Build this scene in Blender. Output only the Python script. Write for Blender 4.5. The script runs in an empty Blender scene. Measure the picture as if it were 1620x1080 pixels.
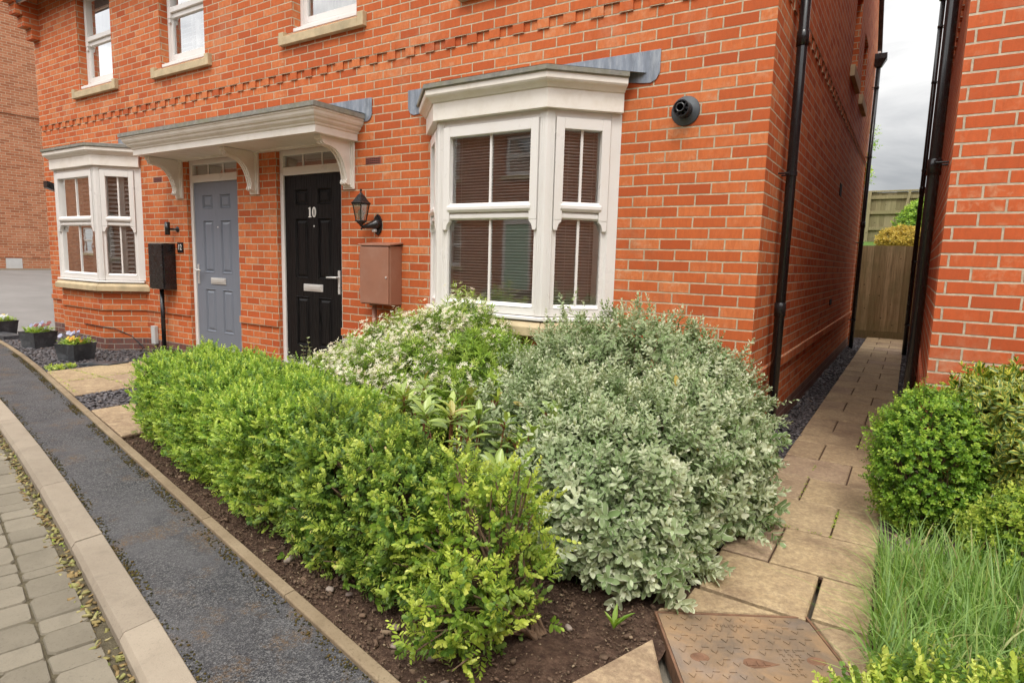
import bpy, bmesh, math, random
import numpy as np
from mathutils import Vector, Matrix
rad = math.radians
random.seed(7)
RNG = np.random.default_rng(11)
S = bpy.context.scene
COL = S.collection

# ------------------------------------------------------------------ camera
cam = bpy.data.cameras.new('camera')
cam.sensor_width = 36.0
cam.lens = 21.65
cam.clip_end = 2000
cam.clip_start = 0.05
co = bpy.data.objects.new('camera', cam)
COL.objects.link(co)
yaw, pit, rol = -0.5703, -0.1307, 0.0277
f = Vector((math.sin(yaw)*math.cos(pit), math.cos(yaw)*math.cos(pit), math.sin(pit)))
r0 = Vector((math.cos(yaw), -math.sin(yaw), 0))
u0 = r0.cross(f)
r = r0*math.cos(rol) + u0*math.sin(rol)
u = -r0*math.sin(rol) + u0*math.cos(rol)
m = Matrix((r, u, -f)).transposed().to_4x4()
m.translation = Vector((0.8517, -4.2772, 1.3468))
co.matrix_world = m
S.camera = co

# ------------------------------------------------------------------ world, sun, exposure
SUN_EL, SUN_ROT = rad(58), rad(155)
w = bpy.data.worlds.new('World')
S.world = w
w.use_nodes = True
nt = w.node_tree
nt.nodes.clear()
wo = nt.nodes.new('ShaderNodeOutputWorld')
bg = nt.nodes.new('ShaderNodeBackground')
bg.inputs['Strength'].default_value = 0.1
sky = nt.nodes.new('ShaderNodeTexSky')
sky.sky_type = 'NISHITA'
sky.sun_disc = False
sky.sun_elevation = SUN_EL
sky.sun_rotation = SUN_ROT
tc = nt.nodes.new('ShaderNodeTexCoord')
mp = nt.nodes.new('ShaderNodeMapping')
mp.inputs['Scale'].default_value = (1.0, 1.0, 2.6)
nt.links.new(tc.outputs['Generated'], mp.inputs['Vector'])
no = nt.nodes.new('ShaderNodeTexNoise')
no.inputs['Scale'].default_value = 2.6
no.inputs['Detail'].default_value = 7
no.inputs['Roughness'].default_value = 0.55
no.inputs['Distortion'].default_value = 0.35
nt.links.new(mp.outputs[0], no.inputs['Vector'])
cr = nt.nodes.new('ShaderNodeValToRGB')
cr.color_ramp.elements[0].position = 0.38
cr.color_ramp.elements[0].color = (0.46, 0.465, 0.475, 1)
cr.color_ramp.elements[1].position = 0.60
cr.color_ramp.elements[1].color = (0.97, 0.955, 0.93, 1)
nt.links.new(no.outputs[0], cr.inputs[0])
mul = nt.nodes.new('ShaderNodeVectorMath')
mul.operation = 'SCALE'
nt.links.new(cr.outputs[0], mul.inputs[0])
sepw = nt.nodes.new('ShaderNodeSeparateXYZ')
nt.links.new(tc.outputs['Generated'], sepw.inputs[0])
grad = nt.nodes.new('ShaderNodeMapRange')       # the overcast is thicker and greyer to the north (+y)
grad.inputs['From Min'].default_value = -0.7
grad.inputs['From Max'].default_value = 0.8
grad.inputs['To Min'].default_value = 17.0
grad.inputs['To Max'].default_value = 7.6
nt.links.new(sepw.outputs[1], grad.inputs[0])
zen = nt.nodes.new('ShaderNodeMapRange')        # overcast sky: the zenith is far brighter than the horizon
zen.inputs['From Min'].default_value = 0.0
zen.inputs['From Max'].default_value = 1.0
zen.inputs['To Min'].default_value = 0.62
zen.inputs['To Max'].default_value = 2.1
nt.links.new(sepw.outputs[2], zen.inputs[0])
gz = nt.nodes.new('ShaderNodeMath')
gz.operation = 'MULTIPLY'
nt.links.new(grad.outputs[0], gz.inputs[0])
nt.links.new(zen.outputs[0], gz.inputs[1])
nt.links.new(gz.outputs[0], mul.inputs['Scale'])
mx = nt.nodes.new('ShaderNodeMix')
mx.data_type = 'RGBA'
mx.inputs[0].default_value = 0.93          # cloud cover
nt.links.new(sky.outputs[0], mx.inputs[6])
nt.links.new(mul.outputs[0], mx.inputs[7])
nt.links.new(mx.outputs[2], bg.inputs['Color'])
nt.links.new(bg.outputs[0], wo.inputs[0])

sl = bpy.data.lights.new('sun', 'SUN')
sl.energy = 1.05
sl.angle = rad(16)
sl.color = (1.0, 0.95, 0.87)
so = bpy.data.objects.new('sun', sl)
COL.objects.link(so)
sd = Vector((math.sin(SUN_ROT)*math.cos(SUN_EL), math.cos(SUN_ROT)*math.cos(SUN_EL), math.sin(SUN_EL)))
so.rotation_euler = sd.to_track_quat('Z', 'Y').to_euler()

S.view_settings.view_transform = 'Standard'
S.view_settings.look = 'None'
S.view_settings.gamma = 1
S.view_settings.exposure = 0.66
S.cycles.max_bounces = 8
S.cycles.transparent_max_bounces = 12
S.cycles.use_denoising = True

# ------------------------------------------------------------------ material helpers
class NB:
    def __init__(s, name):
        s.m = bpy.data.materials.new(name)
        s.m.use_nodes = True
        s.t = s.m.node_tree
        s.t.nodes.clear()
        s.out = s.n('OutputMaterial')
    def n(s, ty, **kw):
        nd = s.t.nodes.new('ShaderNode' + ty)
        for k, v in kw.items():
            setattr(nd, k, v)
        return nd
    def l(s, a, b):
        s.t.links.new(a, b)
    def put(s, sock, v):
        if isinstance(v, bpy.types.NodeSocket):
            s.l(v, sock)
        elif v is not None:
            if isinstance(v, tuple) and len(v) == 3 and sock.type == 'RGBA':
                v = (*v, 1)
            sock.default_value = v
    def math(s, op, a, b=None, c=None, clamp=False):
        nd = s.n('Math', operation=op)
        nd.use_clamp = clamp
        for i, v in enumerate((a, b, c)):
            if v is not None:
                s.put(nd.inputs[i], v)
        return nd.outputs[0]
    def mix(s, fac, a, b, blend='MIX'):
        nd = s.n('Mix', data_type='RGBA', blend_type=blend)
        s.put(nd.inputs[0], fac); s.put(nd.inputs[6], a); s.put(nd.inputs[7], b)
        return nd.outputs[2]
    def noise(s, scale, detail=4, rough=0.55, vec=None, dist=0.0):
        nd = s.n('TexNoise')
        nd.inputs['Scale'].default_value = scale
        nd.inputs['Detail'].default_value = detail
        nd.inputs['Roughness'].default_value = rough
        nd.inputs['Distortion'].default_value = dist
        if vec is not None:
            s.l(vec, nd.inputs['Vector'])
        return nd.outputs[0]
    def ramp(s, fac, stops):
        nd = s.n('ValToRGB')
        e = nd.color_ramp.elements
        while len(e) < len(stops):
            e.new(0.5)
        for i, (p, c) in enumerate(stops):
            e[i].position = p
            e[i].color = (*c, 1) if isinstance(c, tuple) else (c, c, c, 1)
        s.put(nd.inputs[0], fac)
        return nd.outputs[0]
    def coord(s, which='Object', scale=None):
        o = s.n('TexCoord').outputs[which]
        if scale:
            mpn = s.n('Mapping')
            mpn.inputs['Scale'].default_value = scale
            s.l(o, mpn.inputs[0])
            o = mpn.outputs[0]
        return o
    def attr(s, name):
        nd = s.n('Attribute')
        nd.attribute_name = name
        return nd.outputs['Fac']
    def bump(s, h, strength=0.5, dist=0.01, normal=None):
        nd = s.n('Bump')
        nd.inputs['Strength'].default_value = strength
        nd.inputs['Distance'].default_value = dist
        s.l(h, nd.inputs['Height'])
        if normal is not None:
            s.l(normal, nd.inputs['Normal'])
        return nd.outputs[0]
    def pbr(s, col, rough=0.6, metal=0.0, spec=0.5, normal=None, **kw):
        p = s.n('BsdfPrincipled')
        s.put(p.inputs['Base Color'], col)
        s.put(p.inputs['Roughness'], rough)
        p.inputs['Metallic'].default_value = metal
        p.inputs['Specular IOR Level'].default_value = spec
        if normal is not None:
            s.l(normal, p.inputs['Normal'])
        for k, v in kw.items():
            s.put(p.inputs[k], v)
        s.l(p.outputs[0], s.out.inputs[0])
        return p

def brick_mat(name, stops, mortar=(0.56, 0.455, 0.315), effl=1.15, seed=0.0, rough=0.75, joint=0.0052):
    b = NB(name)
    uv = b.n('UVMap').outputs[0]
    sep = b.n('SeparateXYZ'); b.l(uv, sep.inputs[0])
    n0 = b.noise(7.0, 3, 0.5, uv)
    wob = b.math('MULTIPLY', b.math('SUBTRACT', n0, 0.5), 0.006)
    uu0 = b.math('ADD', sep.outputs[0], wob)
    vv0 = b.math('ADD', sep.outputs[1], wob)
    vr = b.math('DIVIDE', vv0, 0.075)
    row = b.math('FLOOR', vr)
    par = b.math('FLOORED_MODULO', row, 2.0)
    rs = b.n('TexWhiteNoise', noise_dimensions='1D'); b.l(row, rs.inputs['W'])
    jit = b.math('MULTIPLY', b.math('SUBTRACT', rs.outputs[0], 0.5), 0.05)
    uu = b.math('ADD', b.math('ADD', b.math('DIVIDE', uu0, 0.225), b.math('MULTIPLY', par, 0.5)), jit)
    cell = b.math('FLOOR', uu)
    fu = b.math('FRACT', uu); fv = b.math('FRACT', vr)
    du = b.math('MULTIPLY', b.math('MINIMUM', fu, b.math('SUBTRACT', 1.0, fu)), 0.225)
    dv = b.math('MULTIPLY', b.math('MINIMUM', fv, b.math('SUBTRACT', 1.0, fv)), 0.075)
    d = b.math('MINIMUM', du, dv)
    nf = b.noise(90.0, 3, 0.6, uv)
    d = b.math('ADD', d, b.math('MULTIPLY', b.math('SUBTRACT', nf, 0.5), 0.004))
    mr = b.n('MapRange', interpolation_type='SMOOTHSTEP')
    b.l(d, mr.inputs[0]); mr.inputs[1].default_value = joint-0.0013; mr.inputs[2].default_value = joint+0.0013
    mask = mr.outputs[0]
    cv = b.n('CombineXYZ'); b.l(cell, cv.inputs[0]); b.l(row, cv.inputs[1]); cv.inputs[2].default_value = seed
    wn = b.n('TexWhiteNoise', noise_dimensions='3D'); b.l(cv.outputs[0], wn.inputs[0])
    sc = b.n('SeparateColor'); b.l(wn.outputs[1], sc.inputs[0])
    col = b.ramp(wn.outputs[0], stops)
    # drag marks: streaks along and down the brick, shifted per brick
    off = b.n('VectorMath', operation='MULTIPLY_ADD')
    b.l(wn.outputs[1], off.inputs[0]); off.inputs[1].default_value = (7, 7, 7); b.l(uv, off.inputs[2])
    mpv = b.n('Mapping'); mpv.inputs['Scale'].default_value = (46, 13, 20); b.l(off.outputs[0], mpv.inputs[0])
    st = b.noise(1.0, 5, 0.65, mpv.outputs[0], 0.6)
    st2 = b.noise(17.0, 4, 0.6, off.outputs[0], 0.4)
    col = b.mix(b.math('MULTIPLY', b.ramp(st, [(0.40, 0.0), (0.70, 1.0)]), 0.45), col, (0.34, 0.066, 0.020))
    e1 = b.ramp(st2, [(0.50, 0.0), (0.74, 1.0)])
    e2 = b.ramp(sc.outputs[0], [(0.45, 0.0), (0.95, 1.0)])
    eb = b.ramp(b.noise(0.9, 3, 0.6, uv), [(0.42, 0.25), (0.66, 1.0)])
    ef = b.math('MULTIPLY', b.math('MULTIPLY', e1, e2), b.math('MULTIPLY', eb, effl))
    col = b.mix(ef, col, (0.62, 0.36, 0.21))
    grn = b.noise(320.0, 2, 0.7, uv)
    col = b.mix(0.16, col, b.ramp(grn, [(0.3, (0.2, 0.06, 0.03)), (0.7, (0.66, 0.26, 0.13))]))
    mo = b.mix(b.ramp(b.noise(26.0, 4, 0.6, uv), [(0.35, 0.0), (0.7, 1.0)]), mortar, tuple(c*0.68 for c in mortar))
    bl = b.math('MULTIPLY', b.ramp(b.noise(1.5, 6, 0.68, uv, 0.7), [(0.56, 0.0), (0.74, 1.0)]), b.ramp(b.noise(30, 4, 0.7, uv), [(0.3, 0.2), (0.65, 1.0)]))
    col = b.mix(b.math('MULTIPLY', bl, 0.42), col, (0.60, 0.40, 0.26))
    mps = b.n('Mapping'); mps.inputs['Scale'].default_value = (7.0, 0.55, 1.0); b.l(uv, mps.inputs[0])
    run = b.math('MULTIPLY', b.ramp(b.noise(1.0, 6, 0.66, mps.outputs[0], 0.3), [(0.50, 0.0), (0.70, 1.0)]), b.ramp(b.noise(0.6, 3, 0.6, uv), [(0.40, 0.1), (0.62, 1.0)]))
    col = b.mix(b.math('MULTIPLY', run, 0.40), col, (0.27, 0.082, 0.034))
    dk = b.ramp(b.noise(2.7, 6, 0.7, uv, 0.4), [(0.58, 0.0), (0.78, 0.45)])
    col = b.mix(dk, col, (0.22, 0.075, 0.03))
    base = b.mix(mask, mo, col)
    h = b.math('ADD', b.math('MULTIPLY', mask, 0.75),
               b.math('ADD', b.math('MULTIPLY', st, 0.22), b.math('MULTIPLY', grn, 0.12)))
    h = b.math('ADD', h, b.math('MULTIPLY', sc.outputs[1], 0.16))
    b.pbr(base, rough, spec=0.15, normal=b.bump(h, 0.9, 0.006))
    return b.m

M = {}
ORANGE = [(0.0, (0.42, 0.072, 0.018)), (0.2, (0.50, 0.104, 0.026)), (0.6, (0.57, 0.130, 0.033)), (1.0, (0.64, 0.20, 0.066))]
M['brick'] = brick_mat('red_brick', ORANGE)
M['brick_right'] = brick_mat('red_brick_right', [(0.0, (0.46, 0.078, 0.022)), (0.5, (0.55, 0.10, 0.027)), (1.0, (0.60, 0.125, 0.038))],
                             mortar=(0.57, 0.47, 0.345), effl=1.25, seed=5, joint=0.0058)
M['brick_brown'] = brick_mat('brown_brick', [(0.0, (0.27, 0.105, 0.055)), (0.5, (0.40, 0.165, 0.085)), (1.0, (0.48, 0.215, 0.12))], effl=0.3, seed=9)
M['blue_brick'] = brick_mat('blue_brick', [(0.0, (0.035, 0.036, 0.046)), (0.6, (0.055, 0.056, 0.068)), (1.0, (0.085, 0.08, 0.09))],
                            mortar=(0.34, 0.29, 0.24), effl=0.12, seed=3, rough=0.5)

def simple(name, col, rough=0.5, metal=0.0, var=0.15, scale=6.0, bump=0.0, bscale=60.0, spec=0.5, dirt=None, dscale=3.0, stretch=None):
    b = NB(name)
    vec = b.coord('Object', stretch)
    c = b.mix(b.ramp(b.noise(scale, 5, 0.6, vec), [(0.3, 0.0), (0.7, 1.0)]), tuple(x*(1-var) for x in col), tuple(min(1, x*(1+var*0.6)) for x in col))
    if dirt:
        c = b.mix(b.math('MULTIPLY', b.ramp(b.noise(dscale, 7, 0.68, vec), [(0.48, 0.0), (0.78, 1.0)]), dirt[1]), c, dirt[0])
    nm = b.bump(b.noise(bscale, 5, 0.6, vec), bump, 0.004) if bump else None
    rr = b.ramp(b.noise(scale*2.3, 4, 0.6, vec), [(0.3, max(0.0, rough-0.07)), (0.7, min(1.0, rough+0.09))])
    b.pbr(c, rr, metal, spec, nm)
    return b.m

M['pvc'] = simple('white_upvc', (0.74, 0.715, 0.685), 0.32, var=0.05, scale=2.0, dirt=((0.55, 0.48, 0.38), 0.25), dscale=4.0)
M['cream'] = simple('cream_paint', (0.78, 0.735, 0.67), 0.42, var=0.05, scale=2.0, dirt=((0.45, 0.36, 0.22), 0.38), dscale=5.0, bump=0.05)
M['lead'] = simple('lead_sheet', (0.22, 0.25, 0.30), 0.42, 0.35, var=0.35, scale=5.0, dirt=((0.50, 0.53, 0.56), 0.7), dscale=9.0, bump=0.25, bscale=14, stretch=(3.0, 3.0, 0.6))
M['felt'] = simple('roof_felt', (0.23, 0.225, 0.20), 0.75, var=0.3, scale=20, dirt=((0.20, 0.19, 0.07), 0.7), dscale=4.0, bump=0.4, bscale=120)
M['stone'] = simple('sandstone', (0.52, 0.41, 0.25), 0.8, var=0.22, scale=7, dirt=((0.26, 0.24, 0.15), 0.6), dscale=5.0, bump=0.3, bscale=160)
M['chrome'] = simple('satin_metal', (0.66, 0.65, 0.63), 0.45, 0.55, var=0.06)
M['blackplastic'] = simple('black_plastic', (0.012, 0.012, 0.014), 0.25, var=0.3, dirt=((0.05, 0.05, 0.05), 0.35), dscale=12)
M['blackpipe'] = simple('black_pipe', (0.014, 0.014, 0.016), 0.22, var=0.3, dirt=((0.05, 0.045, 0.04), 0.5), dscale=5, stretch=(4, 4, 0.5))
M['brownbox'] = simple('brown_plastic', (0.30, 0.135, 0.085), 0.45, var=0.08, dirt=((0.38, 0.23, 0.17), 0.4), dscale=5)
M['greybox'] = simple('grey_plastic', (0.52, 0.53, 0.52), 0.4, var=0.08)
M['greydoor'] = simple('slate_blue_paint', (0.165, 0.185, 0.225), 0.34, var=0.06, bump=0.08, bscale=30, stretch=(9, 9, 0.6))
M['blind'] = simple('blind_slat', (0.95, 0.94, 0.92), 0.45, var=0.04)
M['curtain'] = simple('net_curtain', (0.86, 0.84, 0.80), 0.9, var=0.06, stretch=(14, 14, 0.4))
M['dark'] = simple('dark_void', (0.015, 0.014, 0.013), 0.8)
M['plaster'] = simple('room_plaster', (0.62, 0.56, 0.48), 0.9, var=0.1)
M['timber'] = simple('weathered_timber', (0.26, 0.205, 0.115), 0.85, var=0.4, scale=9, bump=0.4, bscale=20, dirt=((0.13, 0.15, 0.07), 0.5), dscale=4, stretch=(7, 7, 0.5))
M['timber2'] = simple('old_timber', (0.30, 0.26, 0.16), 0.85, var=0.4, scale=9, bump=0.3, bscale=20, dirt=((0.20, 0.22, 0.12), 0.6), dscale=3, stretch=(6, 6, 0.5))
M['tiles'] = simple('roof_tiles', (0.09, 0.075, 0.07), 0.8, var=0.4, scale=14, bump=0.5, bscale=30)
M['white'] = simple('white_lettering', (0.82, 0.80, 0.76), 0.35, var=0.03)
M['terracotta'] = simple('terracotta_grille', (0.26, 0.065, 0.045), 0.7, var=0.2)
M['bark'] = simple('twig_bark', (0.16, 0.10, 0.06), 0.9, var=0.4, scale=30)
M['redstem'] = simple('red_stem', (0.22, 0.085, 0.04), 0.6, var=0.3, scale=30)
M['palegreen'] = simple('pale_green_paint', (0.36, 0.50, 0.38), 0.4, var=0.05)

def timber_mat(name, stops, green):
    b = NB(name)
    v = b.coord('Object', (9, 9, 0.5))
    c = b.ramp(b.attr('rnd'), stops)
    c = b.mix(b.ramp(b.noise(5, 6, 0.65, v, 0.6), [(0.35, 0.0), (0.7, 0.6)]), c, tuple(x*0.45 for x in stops[0][1]))
    c = b.mix(b.math('MULTIPLY', b.ramp(b.noise(1.6, 5, 0.6, b.coord()), [(0.45, 0.0), (0.7, 1.0)]), 0.5), c, green)
    k = b.n('TexVoronoi'); k.inputs['Scale'].default_value = 6.0; b.l(b.coord(), k.inputs[0])
    c = b.mix(b.ramp(k.outputs['Distance'], [(0.07, 0.7), (0.11, 0.0)]), c, (0.05, 0.035, 0.02))
    b.pbr(c, 0.85, spec=0.2, normal=b.bump(b.noise(9, 5, 0.6, v), 0.4, 0.004))
    return b.m
M['timber'] = timber_mat('feather_edge_timber', [(0.0, (0.16, 0.125, 0.065)), (0.5, (0.27, 0.215, 0.115)), (1.0, (0.38, 0.31, 0.18))], (0.115, 0.125, 0.05))
M['timber2'] = timber_mat('old_fence_timber', [(0.0, (0.19, 0.155, 0.085)), (0.5, (0.28, 0.235, 0.125)), (1.0, (0.38, 0.32, 0.19))], (0.22, 0.21, 0.10))

def planter_mat():
    b = NB('lead_grey_planter')
    v = b.coord()
    c = b.ramp(b.noise(7, 6, 0.65, v, 0.8), [(0.3, (0.022, 0.024, 0.028)), (0.5, (0.05, 0.054, 0.06)), (0.72, (0.13, 0.14, 0.15))])
    b.pbr(c, 0.42, normal=b.bump(b.noise(22, 5, 0.6, v), 0.35, 0.006))
    return b.m
M['planter'] = planter_mat()

def blackdoor_mat():
    b = NB('black_woodgrain_door')
    v = b.coord('Object', (1.0, 1.0, 0.10))
    wv = b.n('TexWave', wave_type='BANDS', bands_direction='X')
    wv.inputs['Scale'].default_value = 16; wv.inputs['Distortion'].default_value = 9; wv.inputs['Detail'].default_value = 4
    wv.inputs['Detail Scale'].default_value = 2.0
    b.l(v, wv.inputs[0])
    g = wv.outputs[0]
    c = b.mix(b.ramp(g, [(0.3, 0.0), (1.0, 1.0)]), (0.0055, 0.0052, 0.006), (0.013, 0.012, 0.012))
    b.pbr(c, b.ramp(g, [(0.0, 0.28), (1.0, 0.46)]), spec=0.16, normal=b.bump(b.math('ADD', g, b.noise(40, 4, 0.6, v)), 0.35, 0.004))
    return b.m
M['blackdoor'] = blackdoor_mat()

def glass_mat(name, tint=(0.97, 0.98, 0.975), ior=1.52, ripple=0.0):
    b = NB(name)
    tr = b.n('BsdfTransparent'); tr.inputs[0].default_value = (*tint, 1)
    gl = b.n('BsdfGlossy'); gl.inputs['Roughness'].default_value = 0.0
    gl.inputs[0].default_value = (1, 1, 1, 1)
    fr = b.n('Fresnel'); fr.inputs[0].default_value = ior
    if ripple:
        nm = b.bump(b.noise(5, 2, 0.5, b.coord()), ripple, 0.01)
        b.l(nm, gl.inputs['Normal'])
    k = b.math('MULTIPLY', fr.outputs[0], 5.4, clamp=True)     # two coated panes of a double-glazed unit
    ms = b.n('MixShader'); b.l(k, ms.inputs[0]); b.l(tr.outputs[0], ms.inputs[1]); b.l(gl.outputs[0], ms.inputs[2])
    b.l(ms.outputs[0], b.out.inputs[0])
    return b.m
M['glass'] = glass_mat('window_glass', ripple=0.02)

def tarmac_mat():
    b = NB('tarmac')
    v = b.coord()
    g = b.noise(300, 2, 0.8, v)
    g2 = b.n('TexVoronoi'); g2.inputs['Scale'].default_value = 185; b.l(v, g2.inputs[0])
    c = b.ramp(g2.outputs['Color'], [(0.12, (0.011, 0.011, 0.013)), (0.5, (0.048, 0.0475, 0.050)), (0.88, (0.18, 0.174, 0.170))])
    c = b.mix(b.ramp(b.noise(2.3, 5, 0.6, v), [(0.36, 0.0), (0.68, 0.62)]), c, (0.115, 0.110, 0.112))
    c = b.mix(b.ramp(b.noise(4.1, 6, 0.7, v, 0.5), [(0.50, 0.0), (0.72, 0.55)]), c, (0.028, 0.028, 0.034))
    moss = b.math('MULTIPLY', b.ramp(b.noise(3.2, 6, 0.7, v), [(0.52, 0.0), (0.66, 1.0)]), b.ramp(b.noise(70, 4, 0.7, v), [(0.42, 0.0), (0.6, 1.0)]))
    c = b.mix(b.math('MULTIPLY', moss, 0.85), c, (0.165, 0.085, 0.018))
    h = b.math('ADD', g2.outputs['Distance'], b.math('MULTIPLY', g, 0.5))
    b.pbr(c, 0.75, spec=0.35, normal=b.bump(h, 0.9, 0.006))
    return b.m
M['tarmac'] = tarmac_mat()
M['drive'] = simple('grey_tarmac', (0.20, 0.19, 0.18), 0.85, var=0.15, scale=1.2, bump=0.3, bscale=150)

def conc_mat(name, col, col2, spot=0.5, bscale=180):
    b = NB(name)
    v = b.coord()
    c = b.ramp(b.noise(3.0, 6, 0.65, v), [(0.3, col2), (0.68, col)])
    c = b.mix(b.math('MULTIPLY', b.ramp(b.noise(85, 3, 0.7, v), [(0.55, 0.0), (0.72, 1.0)]), spot), c, tuple(x*0.45 for x in col2))
    c = b.mix(b.ramp(b.noise(6.5, 7, 0.72, v, 0.6), [(0.52, 0.0), (0.74, 0.5)]), c, tuple(x*0.5 for x in col2))
    a = b.attr('rnd')
    c = b.mix(0.35, c, b.ramp(a, [(0.0, tuple(x*0.75 for x in col2)), (1.0, tuple(min(1, x*1.12) for x in col))]))
    b.pbr(c, 0.88, spec=0.25, normal=b.bump(b.noise(bscale, 4, 0.7, v), 0.55, 0.004))
    return b.m
M['kerb'] = conc_mat('kerb_concrete', (0.345, 0.29, 0.222), (0.25, 0.205, 0.155), 0.45)
M['edging'] = conc_mat('edging_concrete', (0.31, 0.24, 0.155), (0.17, 0.12, 0.07), 0.8)
M['paver'] = conc_mat('block_paver', (0.235, 0.205, 0.155), (0.155, 0.135, 0.10), 0.5)

def slab_mat():
    b = NB('riven_slab')
    v = b.coord()
    a = b.attr('rnd')
    mpn = b.n('Mapping'); mpn.inputs['Scale'].default_value = (4.6, 5.6, 6.0); mpn.inputs['Rotation'].default_value = (0, 0, 0.2)
    b.l(v, mpn.inputs[0])
    rv = b.noise(3.0, 9, 0.72, mpn.outputs[0], 0.8)
    c = b.ramp(a, [(0.0, (0.31, 0.215, 0.135)), (0.35, (0.41, 0.295, 0.165)), (0.7, (0.47, 0.35, 0.195)), (1.0, (0.34, 0.235, 0.165))])
    c = b.mix(b.math('MULTIPLY', b.ramp(rv, [(0.38, 0.0), (0.66, 1.0)]), 0.5), c, (0.60, 0.47, 0.28))
    st = b.ramp(b.noise(2.4, 6, 0.70, v, 0.6), [(0.45, 0.0), (0.68, 1.0)])
    c = b.mix(b.math('MULTIPLY', st, 0.68), c, (0.17, 0.108, 0.068))
    c = b.mix(b.ramp(b.noise(9.0, 6, 0.7, v, 0.8), [(0.5, 0.0), (0.72, 0.5)]), c, (0.62, 0.48, 0.29))
    spk = b.ramp(b.noise(120, 3, 0.7, v), [(0.58, 0.0), (0.72, 1.0)])
    c = b.mix(b.math('MULTIPLY', spk, 0.5), c, (0.11, 0.075, 0.048))
    c = b.mix(b.ramp(b.noise(46, 5, 0.75, v), [(0.42, 0.45), (0.6, 0.0)]), c, (0.15, 0.10, 0.065))
    h = b.math('ADD', rv, b.math('MULTIPLY', b.noise(60, 4, 0.6, v), 0.25))
    b.pbr(c, 0.72, spec=0.3, normal=b.bump(h, 0.7, 0.012))
    return b.m
M['slab'] = slab_mat()

def soil_mat(name, c1, c2, c3):
    b = NB(name)
    v = b.coord()
    c = b.ramp(b.noise(28, 7, 0.72, v), [(0.3, c1), (0.52, c2), (0.75, c3)])
    b.pbr(c, 0.95, spec=0.15, normal=b.bump(b.noise(70, 6, 0.75, v), 1.0, 0.02))
    return b.m
M['soil'] = soil_mat('soil', (0.040, 0.023, 0.017), (0.11, 0.066, 0.046), (0.22, 0.14, 0.095))
M['sand'] = soil_mat('joint_sand', (0.085, 0.07, 0.045), (0.15, 0.125, 0.08), (0.21, 0.18, 0.11))
M['court'] = conc_mat('court_paving', (0.33, 0.29, 0.23), (0.26, 0.23, 0.18), 0.4)
M['lawn'] = soil_mat('lawn', (0.05, 0.09, 0.02), (0.09, 0.16, 0.03), (0.14, 0.20, 0.05))

def attr_mat(name, stops, rough=0.7, spec=0.4, bump=0.0):
    b = NB(name)
    c = b.ramp(b.attr('rnd'), stops)
    v = b.coord()
    c = b.mix(0.35, c, b.mix(b.noise(40, 4, 0.6, v), tuple(x*0.4 for x in stops[0][1]), stops[-1][1]))
    b.pbr(c, rough, spec=spec, normal=b.bump(b.noise(90, 4, 0.6, v), bump, 0.004) if bump else None)
    return b.m
M['slate'] = attr_mat('slate_chip', [(0.0, (0.030, 0.031, 0.038)), (0.6, (0.075, 0.077, 0.092)), (0.92, (0.125, 0.12, 0.135)), (1.0, (0.21, 0.16, 0.13))], 0.55, 0.5, 0.3)
M['plum'] = attr_mat('plum_slate', [(0.0, (0.045, 0.033, 0.045)), (0.6, (0.115, 0.082, 0.11)), (0.85, (0.15, 0.12, 0.13)), (1.0, (0.40, 0.27, 0.15))], 0.6, 0.4, 0.4)
M['mulch'] = attr_mat('bark_mulch', [(0.0, (0.035, 0.016, 0.012)), (0.5, (0.085, 0.042, 0.032)), (0.9, (0.16, 0.090, 0.060)), (1.0, (0.40, 0.31, 0.20))], 0.9, 0.2, 0.5)
M['edgemoss'] = attr_mat('edge_moss', [(0.0, (0.02, 0.018, 0.011)), (0.5, (0.06, 0.043, 0.018)), (0.85, (0.13, 0.072, 0.02)), (1.0, (0.11, 0.11, 0.03))], 0.95, 0.1)
M['pebble'] = attr_mat('pebble', [(0.0, (0.13, 0.085, 0.07)), (0.6, (0.22, 0.155, 0.12)), (1.0, (0.36, 0.30, 0.25))], 0.7, 0.4, 0.2)
M['litter'] = attr_mat('leaf_litter', [(0.0, (0.12, 0.07, 0.025)), (0.4, (0.26, 0.16, 0.06)), (0.7, (0.22, 0.24, 0.06)), (1.0, (0.42, 0.36, 0.18))], 0.8, 0.3)

def rust_mat():
    b = NB('rusty_iron')
    v = b.coord()
    n1 = b.noise(5.5, 7, 0.65, v, 0.5)
    c = b.ramp(n1, [(0.28, (0.125, 0.10, 0.078)), (0.46, (0.21, 0.148, 0.095)), (0.60, (0.30, 0.195, 0.108)), (0.78, (0.38, 0.265, 0.15))])
    c = b.mix(b.math('MULTIPLY', b.ramp(b.noise(3.2, 5, 0.6, v), [(0.5, 0.0), (0.7, 1.0)]), 0.6), c, (0.25, 0.215, 0.195))
    b.pbr(c, 0.7, 0.15, 0.4, b.bump(b.noise(130, 5, 0.7, v), 0.5, 0.003))
    return b.m
M['rust'] = rust_mat()
M['rustdark'] = simple('dark_iron', (0.20, 0.105, 0.06), 0.7, 0.2, var=0.4, scale=20, bump=0.4)

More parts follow.
